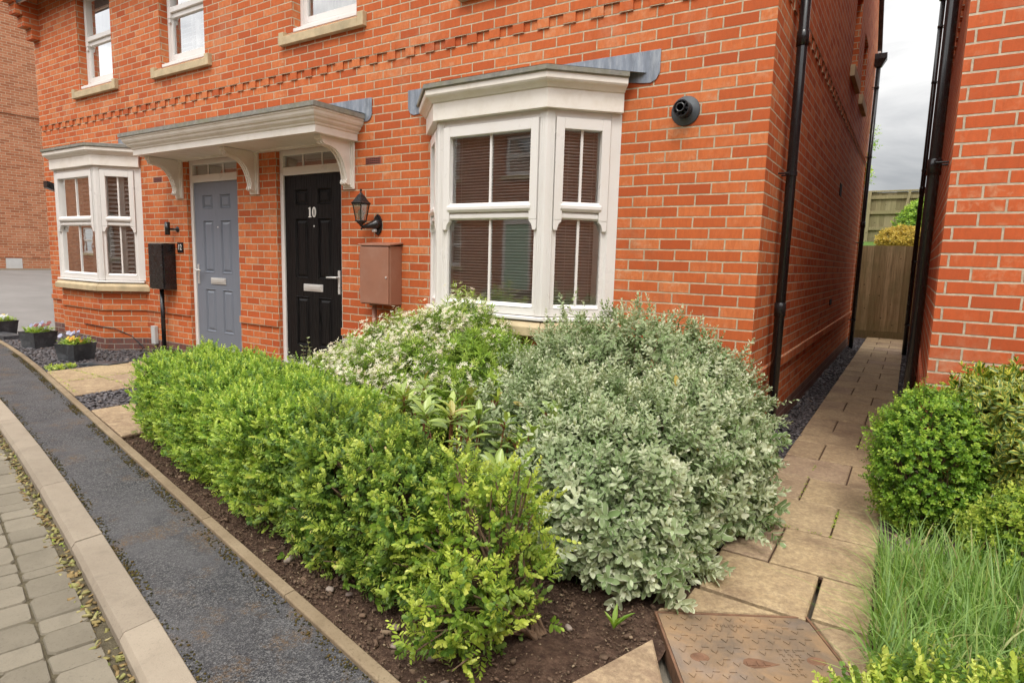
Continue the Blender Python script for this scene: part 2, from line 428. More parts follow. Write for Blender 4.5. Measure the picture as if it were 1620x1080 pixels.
def leaf_mat(name, stops, margin=None, msize=0.72, rough=0.42, trans=0.3, spec=0.4, vein=None):
    """stops: the leaf's own colour from old (0) to new growth (1); margin: pale edge colour"""
    b = NB(name)
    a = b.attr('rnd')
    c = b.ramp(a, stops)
    uv = b.n('UVMap').outputs[0]
    sep = b.n('SeparateXYZ'); b.l(uv, sep.inputs[0])
    e = b.math('ABSOLUTE', b.math('MULTIPLY_ADD', sep.outputs[1], 2.0, -1.0))
    if margin:
        k = b.ramp(b.math('ADD', e, b.math('MULTIPLY', b.math('SUBTRACT', b.noise(70, 2, 0.5, b.coord()), 0.5), 0.4)), [(msize-0.1, 0.0), (msize+0.1, 1.0)])
        c = b.mix(k, c, margin)
    if vein:
        k = b.ramp(e, [(0.0, 1.0), (0.10, 0.0)])
        k2 = b.math('PINGPONG', e, 0.27)
        k2 = b.ramp(k2, [(0.0, 0.5), (0.08, 0.0)])
        c = b.mix(b.math('MAXIMUM', k, k2), c, vein)
    bk = b.n('NewGeometry').outputs['Backfacing']
    c = b.mix(b.math('MULTIPLY', bk, 0.45), c, b.mix(0.5, c, (0.30, 0.34, 0.20)))
    p = b.n('BsdfPrincipled')
    b.l(c, p.inputs['Base Color']); p.inputs['Roughness'].default_value = rough; p.inputs['Specular IOR Level'].default_value = spec
    t = b.n('BsdfTranslucent'); b.l(b.mix(1.0, c, (0.95, 1.0, 0.56), 'MULTIPLY'), t.inputs[0])
    ms = b.n('MixShader'); ms.inputs[0].default_value = trans
    b.l(p.outputs[0], ms.inputs[1]); b.l(t.outputs[0], ms.inputs[2]); b.l(ms.outputs[0], b.out.inputs[0])
    return b.m
M['hedge'] = leaf_mat('box_leaf', [(0.0, (0.08, 0.18, 0.03)), (0.25, (0.24, 0.41, 0.055)), (0.6, (0.50, 0.65, 0.095)), (1.0, (0.70, 0.78, 0.18))], trans=0.42)
M['hedge_tan'] = leaf_mat('box_leaf_bronzed', [(0.0, (0.075, 0.16, 0.03)), (0.25, (0.21, 0.34, 0.052)), (0.5, (0.42, 0.54, 0.085)), (0.85, (0.63, 0.69, 0.14)), (1.0, (0.56, 0.44, 0.19))], trans=0.42)
M['hedge_lime'] = leaf_mat('box_leaf_lime', [(0.0, (0.08, 0.17, 0.026)), (0.25, (0.25, 0.39, 0.05)), (0.6, (0.54, 0.64, 0.10)), (1.0, (0.75, 0.78, 0.20))], trans=0.42)
M['ball'] = leaf_mat('box_ball_leaf', [(0.0, (0.06, 0.14, 0.02)), (0.35, (0.24, 0.43, 0.05)), (1.0, (0.58, 0.72, 0.11))], trans=0.4, rough=0.35)
M['grey'] = leaf_mat('grey_felt_leaf', [(0.0, (0.15, 0.25, 0.075)), (0.3, (0.34, 0.42, 0.22)), (0.7, (0.60, 0.64, 0.43)), (1.0, (0.76, 0.76, 0.60))], margin=(0.76, 0.76, 0.61), msize=0.82, rough=0.7, trans=0.16, spec=0.2)
M['choisya'] = leaf_mat('narrow_leaf', [(0.0, (0.11, 0.20, 0.026)), (0.35, (0.32, 0.49, 0.06)), (1.0, (0.64, 0.74, 0.19))], trans=0.3, rough=0.35)
M['petal'] = leaf_mat('cream_petal', [(0.0, (0.78, 0.72, 0.54)), (0.5, (0.86, 0.82, 0.66)), (1.0, (0.84, 0.68, 0.54))], trans=0.25, rough=0.6, spec=0.2)
M['viburnum'] = leaf_mat('veined_leaf', [(0.0, (0.08, 0.16, 0.05)), (0.4, (0.24, 0.36, 0.06)), (0.85, (0.42, 0.52, 0.08)), (1.0, (0.40, 0.27, 0.06))], vein=(0.50, 0.56, 0.2), trans=0.2, rough=0.32, spec=0.5)
M['euonymus'] = leaf_mat('variegated_leaf', [(0.0, (0.07, 0.15, 0.02)), (0.6, (0.17, 0.30, 0.035)), (1.0, (0.45, 0.50, 0.06))], margin=(0.80, 0.72, 0.11), msize=0.52, trans=0.22, rough=0.3, spec=0.5)
M['grass'] = leaf_mat('grass_blade', [(0.0, (0.09, 0.20, 0.035)), (0.5, (0.21, 0.39, 0.07)), (0.8, (0.36, 0.53, 0.11)), (1.0, (0.52, 0.45, 0.22))], trans=0.35, rough=0.4)
M['golden'] = leaf_mat('golden_leaf', [(0.0, (0.50, 0.34, 0.05)), (1.0, (0.72, 0.55, 0.12))], trans=0.3)
M['pale'] = leaf_mat('pale_leaf', [(0.0, (0.16, 0.25, 0.09)), (1.0, (0.52, 0.56, 0.34))], margin=(0.70, 0.70, 0.52), msize=0.6, trans=0.3)
PANSY = {}
for nm, a, bb in [('pansy_yellow', (0.75, 0.42, 0.02), (0.80, 0.58, 0.05)), ('pansy_white', (0.75, 0.74, 0.72), (0.62, 0.60, 0.72)),
                  ('pansy_lilac', (0.32, 0.33, 0.60), (0.55, 0.55, 0.72)), ('pansy_wine', (0.17, 0.012, 0.03), (0.30, 0.02, 0.05)),
                  ('pansy_purple', (0.035, 0.012, 0.06), (0.10, 0.03, 0.13)), ('pansy_orange', (0.75, 0.28, 0.015), (0.78, 0.40, 0.03))]:
    PANSY[nm] = leaf_mat(nm, [(0.0, a), (1.0, bb)], trans=0.2, rough=0.6, spec=0.2)

# ------------------------------------------------------------------ mesh helpers
def tag(o, label=None, cat=None, group=None, kind=None):
    if label: o['label'] = label
    if cat: o['category'] = cat
    if group: o['group'] = group
    if kind: o['kind'] = kind
    return o

def empty(name, loc=(0, 0, 0), label=None, cat=None, group=None):
    o = bpy.data.objects.new(name, None)
    o.empty_display_size = 0.1
    COL.objects.link(o)
    o.location = loc
    return tag(o, label, cat, group)

def attach(o, parent):
    if parent is None: return
    o.parent = parent
    # every mesh is modelled in world metres: undo the root's offset
    root = parent
    off = Vector((0, 0, 0))
    while root is not None:
        off += root.location
        root = root.parent
    o.location = -off

class MB:
    def __init__(s):
        s.v = []; s.f = []; s.mi = []
    def add(s, vs, fs, mi=0):
        k = len(s.v)
        s.v += [tuple(p) for p in vs]
        for fc in fs:
            s.f.append(tuple(i+k for i in fc)); s.mi.append(mi)
    def quad(s, a, b, c, d, mi=0):
        s.add([a, b, c, d], [(0, 1, 2, 3)], mi)
    def box(s, x0, y0, z0, x1, y1, z1, mi=0, T=None):
        vs = [(x0, y0, z0), (x1, y0, z0), (x1, y1, z0), (x0, y1, z0), (x0, y0, z1), (x1, y0, z1), (x1, y1, z1), (x0, y1, z1)]
        fs = [(0, 3, 2, 1), (4, 5, 6, 7), (0, 1, 5, 4), (1, 2, 6, 5), (2, 3, 7, 6), (3, 0, 4, 7)]
        if T: vs = [T(*p) for p in vs]
        s.add(vs, fs, mi)
    def prism(s, poly, z0, z1, mi=0, T=None):
        n = len(poly)
        a = sum(poly[i][0]*poly[(i+1) % n][1]-poly[(i+1) % n][0]*poly[i][1] for i in range(n))
        if a < 0: poly = poly[::-1]
        vs = [(x, y, z0) for x, y in poly]+[(x, y, z1) for x, y in poly]
        fs = [tuple(range(n-1, -1, -1)), tuple(range(n, 2*n))]+[(i, (i+1) % n, n+(i+1) % n, n+i) for i in range(n)]
        if T: vs = [T(*p) for p in vs]
        s.add(vs, fs, mi)
    def tube(s, pts, r, n=12, mi=0, cap=True):
        pts = [Vector(p) for p in pts]
        rs = r if isinstance(r, (list, tuple)) else [r]*len(pts)
        rings = []
        t0 = (pts[1]-pts[0]).normalized()
        a = t0.orthogonal().normalized()
        for i, p in enumerate(pts):
            t = (pts[min(i+1, len(pts)-1)]-pts[max(i-1, 0)]).normalized()
            a = (a-t*a.dot(t)).normalized()
            b = t.cross(a)
            rings.append([p+(a*math.cos(2*math.pi*k/n)+b*math.sin(2*math.pi*k/n))*rs[i] for k in range(n)])
        vs = [p for rg in rings for p in rg]
        fs = [(i*n+k, i*n+(k+1) % n, (i+1)*n+(k+1) % n, (i+1)*n+k) for i in range(len(pts)-1) for k in range(n)]
        if cap:
            fs += [tuple(range(n-1, -1, -1)), tuple((len(pts)-1)*n+k for k in range(n))]
        s.add(vs, fs, mi)
    def lathe(s, prof, c, n=24, mi=0, T=None):
        vs = [(c[0]+rr*math.cos(2*math.pi*k/n), c[1]+rr*math.sin(2*math.pi*k/n), c[2]+z) for rr, z in prof for k in range(n)]
        fs = [(i*n+k, i*n+(k+1) % n, (i+1)*n+(k+1) % n, (i+1)*n+k) for i in range(len(prof)-1) for k in range(n)]
        if T: vs = [T(*p) for p in vs]
        s.add(vs, fs, mi)
    def sweep(s, path, prof, mi=0, close_prof=True):
        """prof: (outward, z) swept along an open xy path, mitred; outward is to the right of travel"""
        n = len(path); P = [Vector((x, y)) for x, y in path]
        nr = []
        for i in range(n-1):
            d = (P[i+1]-P[i]).normalized(); nr.append(Vector((d.y, -d.x)))
        offs = []
        for i in range(n):
            if i == 0: o = nr[0]
            elif i == n-1: o = nr[-1]
            else:
                o = nr[i-1]+nr[i]; o = o/(o.dot(nr[i]))
            offs.append(o)
        m = len(prof)
        vs = [(P[i].x+offs[i].x*d, P[i].y+offs[i].y*d, z) for i in range(n) for d, z in prof]
        rg = m if close_prof else m-1
        fs = [(i*m+j, i*m+(j+1) % m, (i+1)*m+(j+1) % m, (i+1)*m+j) for i in range(n-1) for j in range(rg)]
        if close_prof:
            fs += [tuple(range(m-1, -1, -1)), tuple((n-1)*m+j for j in range(m))]
        s.add(vs, fs, mi)
    def wall(s, T, a0, a1, z0, z1, holes, depth=0.1, mi=0):
        """T(a, d, z): a along the wall, d into it; holes (a0,a1,z0,z1) with reveals"""
        H = [(max(h[0], a0), min(h[1], a1), max(h[2], z0), min(h[3], z1), h) for h in holes]
        H = [h for h in H if h[0] < h[1]-1e-6 and h[2] < h[3]-1e-6]
        A = sorted({a0, a1, *[h[0] for h in H], *[h[1] for h in H]})
        Z = sorted({z0, z1, *[h[2] for h in H], *[h[3] for h in H]})
        for i in range(len(A)-1):
            for j in range(len(Z)-1):
                ca, cz = (A[i]+A[i+1])/2, (Z[j]+Z[j+1])/2
                if any(h[0] < ca < h[1] and h[2] < cz < h[3] for h in H): continue
                s.quad(T(A[i], 0, Z[j]), T(A[i+1], 0, Z[j]), T(A[i+1], 0, Z[j+1]), T(A[i], 0, Z[j+1]), mi)
        for b0, b1, c0, c1, h in H:
            dp = depth
            s.quad(T(b0, 0, c0), T(b0, 0, c1), T(b0, dp, c1), T(b0, dp, c0), mi)
            s.quad(T(b1, 0, c0), T(b1, dp, c0), T(b1, dp, c1), T(b1, 0, c1), mi)
            if c1 < z1-1e-6 or h[3] == c1:
                s.quad(T(b0, 0, c1), T(b1, 0, c1), T(b1, dp, c1), T(b0, dp, c1), mi)
            if h[2] == c0:
                s.quad(T(b0, 0, c0), T(b0, dp, c0), T(b1, dp, c0), T(b1, 0, c0), mi)
    def build(s, name, mats, parent=None, smooth=False, bevel=0.0, brickuv=False, seg=2, rnd=None):
        me = bpy.data.meshes.new(name)
        me.from_pydata(s.v, [], s.f)
        for mt in (mats if isinstance(mats, (list, tuple)) else [mats]):
            me.materials.append(mt)
        me.polygons.foreach_set('material_index', s.mi)
        if smooth:
            me.polygons.foreach_set('use_smooth', [True]*len(s.f))
        if brickuv:
            ul = me.uv_layers.new(name='UVMap')
            me.update()
            for p in me.polygons:
                nn = p.normal
                if abs(nn.z) > 0.7:
                    t = Vector((1, 0, 0)); off = -0.005
                else:
                    t = Vector((-nn.y, nn.x, 0)).normalized()
                    off = 0.1175 if abs(nn.x) > 0.8 else (-0.005 if abs(nn.x) < 0.3 else 0.06)
                for li in p.loop_indices:
                    q = me.vertices[me.loops[li].vertex_index].co
                    ul.data[li].uv = (q.dot(t)+off, (q.z-0.85) if abs(nn.z) <= 0.7 else q.y+0.04)
        if rnd is not None:
            at = me.attributes.new('rnd', 'FLOAT', 'FACE')
            at.data.foreach_set('value', np.asarray(rnd, dtype=np.float32))
        me.validate()
        o = bpy.data.objects.new(name, me)
        COL.objects.link(o)
        attach(o, parent)
        if bevel:
            b = o.modifiers.new('bevel', 'BEVEL')
            b.width = bevel; b.segments = seg; b.limit_method = 'ANGLE'; b.angle_limit = rad(40)
        if smooth and not bevel:
            pass
        return o

def facet(A, B):
    """local frame of a vertical facet from A to B (seen from outside, left to right): T(u, out, z)"""
    A = Vector(A); B = Vector(B); d = (B-A).normalized(); n = Vector((d.y, -d.x))
    return (lambda uu, o, z: (A.x+d.x*uu+n.x*o, A.y+d.y*uu+n.y*o, z)), (B-A).length

def text_mesh(txt, size, depth, T, name, mat, parent, align='CENTER', xs=1.0):
    cu = bpy.data.curves.new(name, 'FONT')
    cu.body = txt; cu.size = size; cu.extrude = depth; cu.align_x = align; cu.align_y = 'CENTER'
    tmp = bpy.data.objects.new(name, cu)
    me = bpy.data.meshes.new_from_object(tmp)
    bpy.data.objects.remove(tmp); bpy.data.curves.remove(cu)
    me.name = name
    for v in me.vertices:
        v.co = T(v.co.x*xs, v.co.z, v.co.y)
    me.materials.append(mat)
    o = bpy.data.objects.new(name, me); COL.objects.link(o)
    attach(o, parent)
    return o

# ------------------------------------------------------------------ ground, road, pavement, beds
def edge_y(x):            # line of the concrete edging between pavement and beds
    y = -3.03-0.2235*x
    return y-0.010*max(0, -x-7.0)**2
def kerb_y(x):            # inner edge of the kerb
    return -3.278-0.2336*(x+1)-0.0063*(x+1)*(x+3.063)
def strip(name, xs, ya, yb, z, mat, kind='structure', sub=6):
    mb = MB()
    for i in range(len(xs)-1):
        for j in range(sub):
            f0, f1 = j/sub, (j+1)/sub
            P = [(x, ya(x)*(1-q)+yb(x)*q) for x, q in ((xs[i], f1), (xs[i+1], f1), (xs[i+1], f0), (xs[i], f0))]
            mb.quad(*[(p[0], p[1], z) for p in P])
    o = mb.build(name, mat)
    return tag(o, kind=kind)

g = MB(); g.quad((-500, -500, -0.095), (500, -500, -0.09), (500, 500, -0.09), (-500, 500, -0.09))
tag(g.build('ground', M['court'], rnd=[.5]), kind='structure')
XS = list(np.linspace(-13, 4, 35))
strip('pavement', XS, lambda x: edge_y(x)-0.05, lambda x: kerb_y(x)+0.002, 0.0, M['tarmac'])
g = MB(); g.quad((-26, -7.2, -0.044), (6, -14, -0.044), (6, -4.5, -0.044), (-26, 1.4, -0.044))
tag(g.build('road', M['sand']), kind='structure')

def run_blocks(name, mat, edges, z0, z1, cham, fy0, fy1, gap=0.004):
    """concrete units laid end to end along x between two curves"""
    mb = MB(); rn = []
    for i in range(len(edges)-1):
        a, b = edges[i]+gap/2, edges[i+1]-gap/2
        dz = random.uniform(-0.002, 0.002)
        prof = lambda x: [(fy1(x), z0), (fy1(x), z1-cham[1]+dz), (fy1(x)+cham[0], z1+dz), (fy0(x)-0.004, z1+dz), (fy0(x), z1-0.004+dz), (fy0(x), z0)]
        A, B = prof(a), prof(b)
        n = len(A)
        vs = [(a, y, z) for y, z in A]+[(b, y, z) for y, z in B]
        fs = [(i2, n+i2, n+(i2+1) % n, (i2+1) % n) for i2 in range(n)]+[tuple(range(n)), tuple(range(2*n-1, n-1, -1))]
        mb.add(vs, fs); rn += [random.random()]*len(fs)
    return tag(mb.build(name, mat, rnd=rn, bevel=0.002), kind='structure')
run_blocks('kerb', M['kerb'], [-13.0+0.895*i for i in range(20)], -0.12, 0.012, (0.016, 0.022), kerb_y, lambda x: kerb_y(x)-0.132)
run_blocks('edging', M['edging'], [-13.0+0.915*i for i in range(19)], -0.1, 0.018, (0.004, 0.004), edge_y, lambda x: edge_y(x)-0.052)

# tegula block paving of the road: rows parallel to the kerb
def paving_blocks():
    mb = MB(); rn = []
    q0 = 0.165
    for row in range(16):
        wd = random.choice((0.125, 0.13, 0.14, 0.15))
        x = -9.0+random.random()*0.1
        while x < 1.8:
            L = random.choice((0.085, 0.11, 0.125, 0.155, 0.175, 0.2))
            if x > -7 and row < 12 or row < 6:
                cx0, cx1 = x+0.003, x+L-0.003
                skew = 0.23
                zt = -0.036+random.uniform(-0.003, 0.003)
                c = []
                for (px, qq) in ((cx0, q0+wd-0.003), (cx1, q0+wd-0.003), (cx1, q0+0.003), (cx0, q0+0.003)):
                    X = px-qq*skew+random.uniform(-.003, .003)
                    Y = kerb_y(px)-qq*1.0+random.uniform(-.003, .003)
                    c.append((X, Y))
                cxm = sum(p[0] for p in c)/4; cym = sum(p[1] for p in c)/4
                # eight-sided worn outline
                pts = []
                for i in range(4):
                    p, pn, pp = c[i], c[(i+1) % 4], c[(i-1) % 4]
                    k = random.uniform(0.05, 0.16)
                    pts.append((p[0]+(pp[0]-p[0])*k, p[1]+(pp[1]-p[1])*k)); pts.append((p[0]+(pn[0]-p[0])*k, p[1]+(pn[1]-p[1])*k))
                ins = [(cxm+(a-cxm)*0.95, cym+(b-cym)*0.95) for a, b in pts]
                tl = (random.uniform(-.02, .02), random.uniform(-.02, .02))
                zz = lambda a, b, z: z+(a-cxm)*tl[0]+(b-cym)*tl[1]
                vs = [(a, b, -0.08) for a, b in pts]+[(a, b, zz(a, b, zt-0.008)) for a, b in pts]+[(a, b, zz(a, b, zt)) for a, b in ins]
                fs = [(i, (i+1) % 8, 8+(i+1) % 8, 8+i) for i in range(8)]+[(8+i, 8+(i+1) % 8, 16+(i+1) % 8, 16+i) for i in range(8)]+[tuple(range(16, 24))]
                mb.add(vs, fs); rn += [random.random()]*len(fs)
            x += L
        q0 += wd
    return tag(mb.build('block_paving', M['paver'], rnd=rn), kind='structure')
paving_blocks()

# stone slab paths
def slabs(name, rects, z, extra=(), kind='structure'):
    mb = MB(); rn = []
    for poly in [[(a, b), (c, b), (c, d), (a, d)] for a, b, c, d in rects]+list(extra):
        n = len(poly); cx = sum(p[0] for p in poly)/n; cy = sum(p[1] for p in poly)/n
        dz = random.uniform(-.0015, .0015); tx, ty = random.uniform(-.004, .004), random.uniform(-.004, .004)
        def sh(k):
            out = []
            for p in poly:
                dx, dy = p[0]-cx, p[1]-cy; L = math.hypot(dx, dy)
                out.append((p[0]-dx/L*k, p[1]-dy/L*k))
            return out
        o1, o2 = sh(0.008), sh(0.017)
        zz = lambda a, b, t: t+dz+(a-cx)*tx+(b-cy)*ty
        vs = [(a, b, z-0.04) for a, b in o1]+[(a, b, zz(a, b, z-0.005)) for a, b in o1]+[(a, b, zz(a, b, z)) for a, b in o2]
        fs = [(i, (i+1) % n, n+(i+1) % n, n+i) for i in range(n)]+[(n+i, n+(i+1) % n, 2*n+(i+1) % n, 2*n+i) for i in range(n)]+[tuple(range(2*n, 3*n))]
        mb.add(vs, fs); rn += [random.random()]*len(fs)
    return tag(mb.build(name, M['slab'], rnd=rn), kind=kind)
rects = []
y = -1.38; k = 0
while y < 9.6:
    sp = 0.42 if k % 2 == 0 else 0.63
    rects += [(0.205, y, sp, y+0.455), (sp, y, 0.84, y+0.455)]
    y += 0.455; k += 1
MH = [(0.131, -2.074), (0.635, -1.764), (0.86, -2.15), (0.36, -2.46)]   # manhole frame corners
extra = [[(0.217, -1.782), (0.637, -1.80), (0.637, -1.385), (0.205, -1.385)],
         [(0.645, -1.385), (0.845, -1.385), (0.845, -1.77), (0.645, -1.77)],
         [(0.205, -1.80), (0.558, -1.815), (0.135, -2.06), (0.20, -2.0)],
         [(0.65, -1.785), (0.845, -1.785), (0.90, -2.11), (0.875, -2.15)],
         [(0.192, -2.25), (0.318, -2.48), (0.25, -2.95), (0.03, -2.95), (0.02, -2.72)],
         [(0.33, -2.49), (0.86, -2.17), (0.95, -2.35), (0.78, -2.95), (0.28, -2.95)]]
slabs('side_path', rects, 0.016, extra)
r1 = []
for i, (xa, xb) in enumerate(((-6.93, -6.22), (-6.22, -5.47))):
    ys = [edge_y((xa+xb)/2)+0.09, -1.255, -0.80, -0.36, -0.02]
    for j in range(1, 4): r1.append((xa, ys[j], xb, ys[j+1]))
fe = lambda xa, xb, y1: [(xa, edge_y(xa)+.006), (xb, edge_y(xb)+.006), (xb, y1), (xa, y1)]
slabs('door_path', r1, 0.016, [fe(-6.93, -6.22, -1.255), fe(-6.22, -5.47, -1.255)])
g = MB()
for x0, x1 in ((-6.94, -5.46), (-4.81, -3.81)):
    g.quad((x0, edge_y(x0), .004), (x1, edge_y(x1), .004), (x1, -.02, .004), (x0, -.02, .004))
g.quad((.205, -1.40, .004), (.84, -1.40, .004), (.84, 9.6, .004), (.205, 9.6, .004))
tag(g.build('path_bed', M['soil']), kind='structure')
r2 = []
for i, (xa, xb) in enumerate(((-4.80, -4.33), (-4.33, -3.82))):
    ys = [edge_y((xa+xb)/2)+0.08, -1.55, -1.1, -0.65, -0.02]
    for j in range(1, 4): r2.append((xa, ys[j], xb, ys[j+1]))
slabs('door_path', r2, 0.016, [fe(-4.80, -4.33, -1.55), fe(-4.33, -3.82, -1.55)])

def heightsheet(name, x0, x1, ya, yb, z, amp, mat, step=0.03, drop=None):
    nx = int((x1-x0)/step)+1; ny = 60
    X = np.linspace(x0, x1, nx)
    vs = []; fs = []
    from mathutils import noise as mn
    for i, x in enumerate(X):
        a, b = ya(x), yb(x)
        for j in range(ny):
            yy = a+(b-a)*j/(ny-1)
            e = min(1, j/5, (ny-1-j)/3)
            h = mn.fractal(Vector((x*3.1, yy*3.1, 0)), 1.0, 2.0, 5)*amp*e+mn.noise(Vector((x*24, yy*24, 3)))*amp*0.35
            vs.append((x, yy, z+h))
    fs = [(i*ny+j, (i+1)*ny+j, (i+1)*ny+j+1, i*ny+j+1) for i in range(nx-1) for j in range(ny-1)]
    mb = MB(); mb.v = vs; mb.f = fs; mb.mi = [0]*len(fs)
    return tag(mb.build(name, mat, smooth=True), kind='structure')
heightsheet('soil', -3.83, 0.24, lambda x: edge_y(x)-0.005, lambda x: 0.02, -0.018, 0.02, M['soil'])
heightsheet('soil', 0.84, 2.6, lambda x: edge_y(x)-0.005, lambda x: 0.02, -0.02, 0.02, M['soil'], 0.05)
g = MB()
for x0, x1, ya, yb in ((-10.65, -6.93, None, 0.03), (-5.47, -4.80, None, 0.03)):
    n = 12
    for i in range(n):
        a, b = x0+(x1-x0)*i/n, x0+(x1-x0)*(i+1)/n
        g.quad((a, edge_y(a)-0.004, -0.012), (b, edge_y(b)-0.004, -0.012), (b, yb, -0.012), (a, yb, -0.012))
g.quad((-0.02, -0.3, -0.012), (0.22, -0.3, -0.012), (0.22, 10, -0.012), (-0.02, 10, -0.012))
g.quad((0.83, -0.3, -0.012), (1.0, -0.3, -0.012), (1.0, 10, -0.012), (0.83, 10, -0.012))
tag(g.build('gravel_bed', M['slate'], rnd=[0.3]*len(g.f)), kind='structure')
g = MB()
dx = [(-10.66, -0.052), (-13, 0.12), (-17, 0.42), (-21.9, 0.66), (-30, 0.9)]
for (xa, za), (xb, zb) in zip(dx[:-1], dx[1:]):
    g.quad((xb, -1.3, zb), (xa, -1.3, za), (xa, 16, za), (xb, 16, zb))
tag(g.build('driveway', M['drive']), kind='structure')

# ------------------------------------------------------------------ scatter of small pieces (numpy, one mesh each)
def mesh_np(name, V, F, mats, rnd=None, uv=None, parent=None, smooth=False):
    me = bpy.data.meshes.new(name)
    nf, k = F.shape
    me.vertices.add(len(V)); me.vertices.foreach_set('co', V.astype(np.float32).ravel())
    me.loops.add(nf*k); me.loops.foreach_set('vertex_index', F.astype(np.int32).ravel())
    me.polygons.add(nf); me.polygons.foreach_set('loop_start', np.arange(0, nf*k, k, dtype=np.int32))
    me.materials.append(mats)
    if rnd is not None:
        at = me.attributes.new('rnd', 'FLOAT', 'FACE'); at.data.foreach_set('value', rnd.astype(np.float32))
    if uv is not None:
        ul = me.uv_layers.new(name='UVMap'); ul.data.foreach_set('uv', uv[F.ravel()].astype(np.float32).ravel())
    if smooth:
        me.polygons.foreach_set('use_smooth', np.ones(nf, dtype=bool))
    me.update(calc_edges=True)
    o = bpy.data.objects.new(name, me); COL.objects.link(o)
    attach(o, parent)
    return o

def rand_rot(n, tilt):
    yw = RNG.uniform(0, 2*np.pi, n); a = RNG.normal(0, tilt, n); b = RNG.normal(0, tilt, n)
    cz, sz, ca, sa, cb, sb = np.cos(yw), np.sin(yw), np.cos(a), np.sin(a), np.cos(b), np.sin(b)
    Rz = np.zeros((n, 3, 3)); Rz[:, 0, 0] = cz; Rz[:, 0, 1] = -sz; Rz[:, 1, 0] = sz; Rz[:, 1, 1] = cz; Rz[:, 2, 2] = 1
    Rx = np.zeros((n, 3, 3)); Rx[:, 0, 0] = 1; Rx[:, 1, 1] = ca; Rx[:, 1, 2] = -sa; Rx[:, 2, 1] = sa; Rx[:, 2, 2] = ca
    Ry = np.zeros((n, 3, 3)); Ry[:, 1, 1] = 1; Ry[:, 0, 0] = cb; Ry[:, 0, 2] = sb; Ry[:, 2, 0] = -sb; Ry[:, 2, 2] = cb
    return Rz@Rx@Ry
CUBE = np.array([(-1, -1, -1), (1, -1, -1), (1, 1, -1), (-1, 1, -1), (-1, -1, 1), (1, -1, 1), (1, 1, 1), (-1, 1, 1)], float)*0.5
CUBEF = np.array([(0, 3, 2, 1), (4, 5, 6, 7), (0, 1, 5, 4), (1, 2, 6, 5), (2, 3, 7, 6), (3, 0, 4, 7)])
def chips(name, P, size, mat, flat=0.25, asp=(0.4, 0.9), tilt=0.3, kind='stuff', taper=0.35):
    n = len(P)
    L = RNG.uniform(*size, n) if isinstance(size, tuple) else size
    sc = np.stack([L, L*RNG.uniform(*asp, n), L*flat*RNG.uniform(0.6, 1.3, n)], 1)
    V = CUBE[None]*(1+RNG.uniform(-taper, taper*0.4, (n, 8, 3)))*sc[:, None, :]
    V = np.einsum('nij,nvj->nvi', rand_rot(n, tilt), V)+P[:, None, :]
    F = (CUBEF[None]+np.arange(n)[:, None, None]*8).reshape(-1, 4)
    return tag(mesh_np(name, V.reshape(-1, 3), F, mat, np.repeat(RNG.uniform(0, 1, n), 6)), kind=kind)
def scatter(n, x0, x1, ya, yb, z, dz=0.01):
    x = RNG.uniform(x0, x1, n); t = RNG.uniform(0, 1, n)
    a = np.array([ya(v) for v in x]); b = np.array([yb(v) for v in x])
    return np.stack([x, a+(b-a)*t, z+RNG.uniform(0, dz, n)], 1)
C0 = lambda v: (lambda x: v)
P = np.concatenate([scatter(8500, -10.6, -6.93, lambda x: edge_y(x)+0.02, C0(-0.02), -0.006, 0.02),
                    scatter(2100, -5.46, -4.81, lambda x: edge_y(x)+0.02, C0(-0.02), -0.004, 0.016)])
tag(chips('slate_chippings', P, (0.02, 0.055), M['slate'], 0.22), 'dark grey slate chippings bedded in front of the left bay and between the two door paths', 'slate chippings')
P = np.concatenate([scatter(4200, 0.0, 0.205, C0(-0.25), C0(9.6), -0.006, 0.018), scatter(2600, 0.84, 0.985, C0(0.0), C0(9.6), -0.006, 0.018)])
tag(chips('slate_chippings', P, (0.018, 0.045), M['slate'], 0.25), 'dark slate chippings in narrow strips along both sides of the side path', 'slate chippings')
P = scatter(750, 0.86, 1.9, C0(-1.15), C0(-0.05), -0.004, 0.025)
tag(chips('slate_pieces', P, (0.035, 0.10), M['plum'], 0.2, tilt=0.35), 'plum and buff slate pieces on the soil under the round box bush', 'slate pieces')
P = np.concatenate([scatter(8000, -3.8, -1.0, lambda x: edge_y(x)+0.008, lambda x: edge_y(x)+0.5, -0.014, 0.016), scatter(7000, -1.3, 0.22, lambda x: edge_y(x)+0.008, C0(-2.0), -0.018, 0.014)])
SZ = np.where(RNG.uniform(0, 1, len(P)) < .965, RNG.uniform(.003, .012, len(P)), RNG.uniform(.014, .034, len(P)))
tag(chips('bark_mulch', P, SZ, M['mulch'], 0.4, asp=(0.25, 0.8), tilt=0.5), 'dark brown bark chips and crumbs lying on the soil beside the edging', 'mulch')
P = scatter(1500, -10, 1.2, lambda x: kerb_y(x)-0.135, lambda x: kerb_y(x)-0.205, -0.045, 0.012)
tag(chips('gutter_litter', P, (0.008, 0.034), M['litter'], 0.2, asp=(0.2, 0.8), tilt=0.5), 'dry leaf bits and moss collected in the gutter along the kerb', 'leaf litter')

def moss_band(n, f0, w0, w1):
    x = np.concatenate([RNG.normal(c, RNG.uniform(.03, .25), n//40) for c in RNG.uniform(-9, .2, 40)])
    t = RNG.uniform(0, 1, len(x))**1.6
    y_ = np.array([f0(v) for v in x])+w0+(w1-w0)*t
    return np.stack([x, y_, np.full(len(x), .002)], 1)
P = np.concatenate([moss_band(3000, edge_y, -.056, -.11), moss_band(1200, kerb_y, .002, .04)])
tag(chips('edge_moss', P, (.003, .011), M['edgemoss'], 0.5, asp=(.5, 1), tilt=.3), 'brown and olive moss gathered along both edges of the tarmac strip', 'moss')

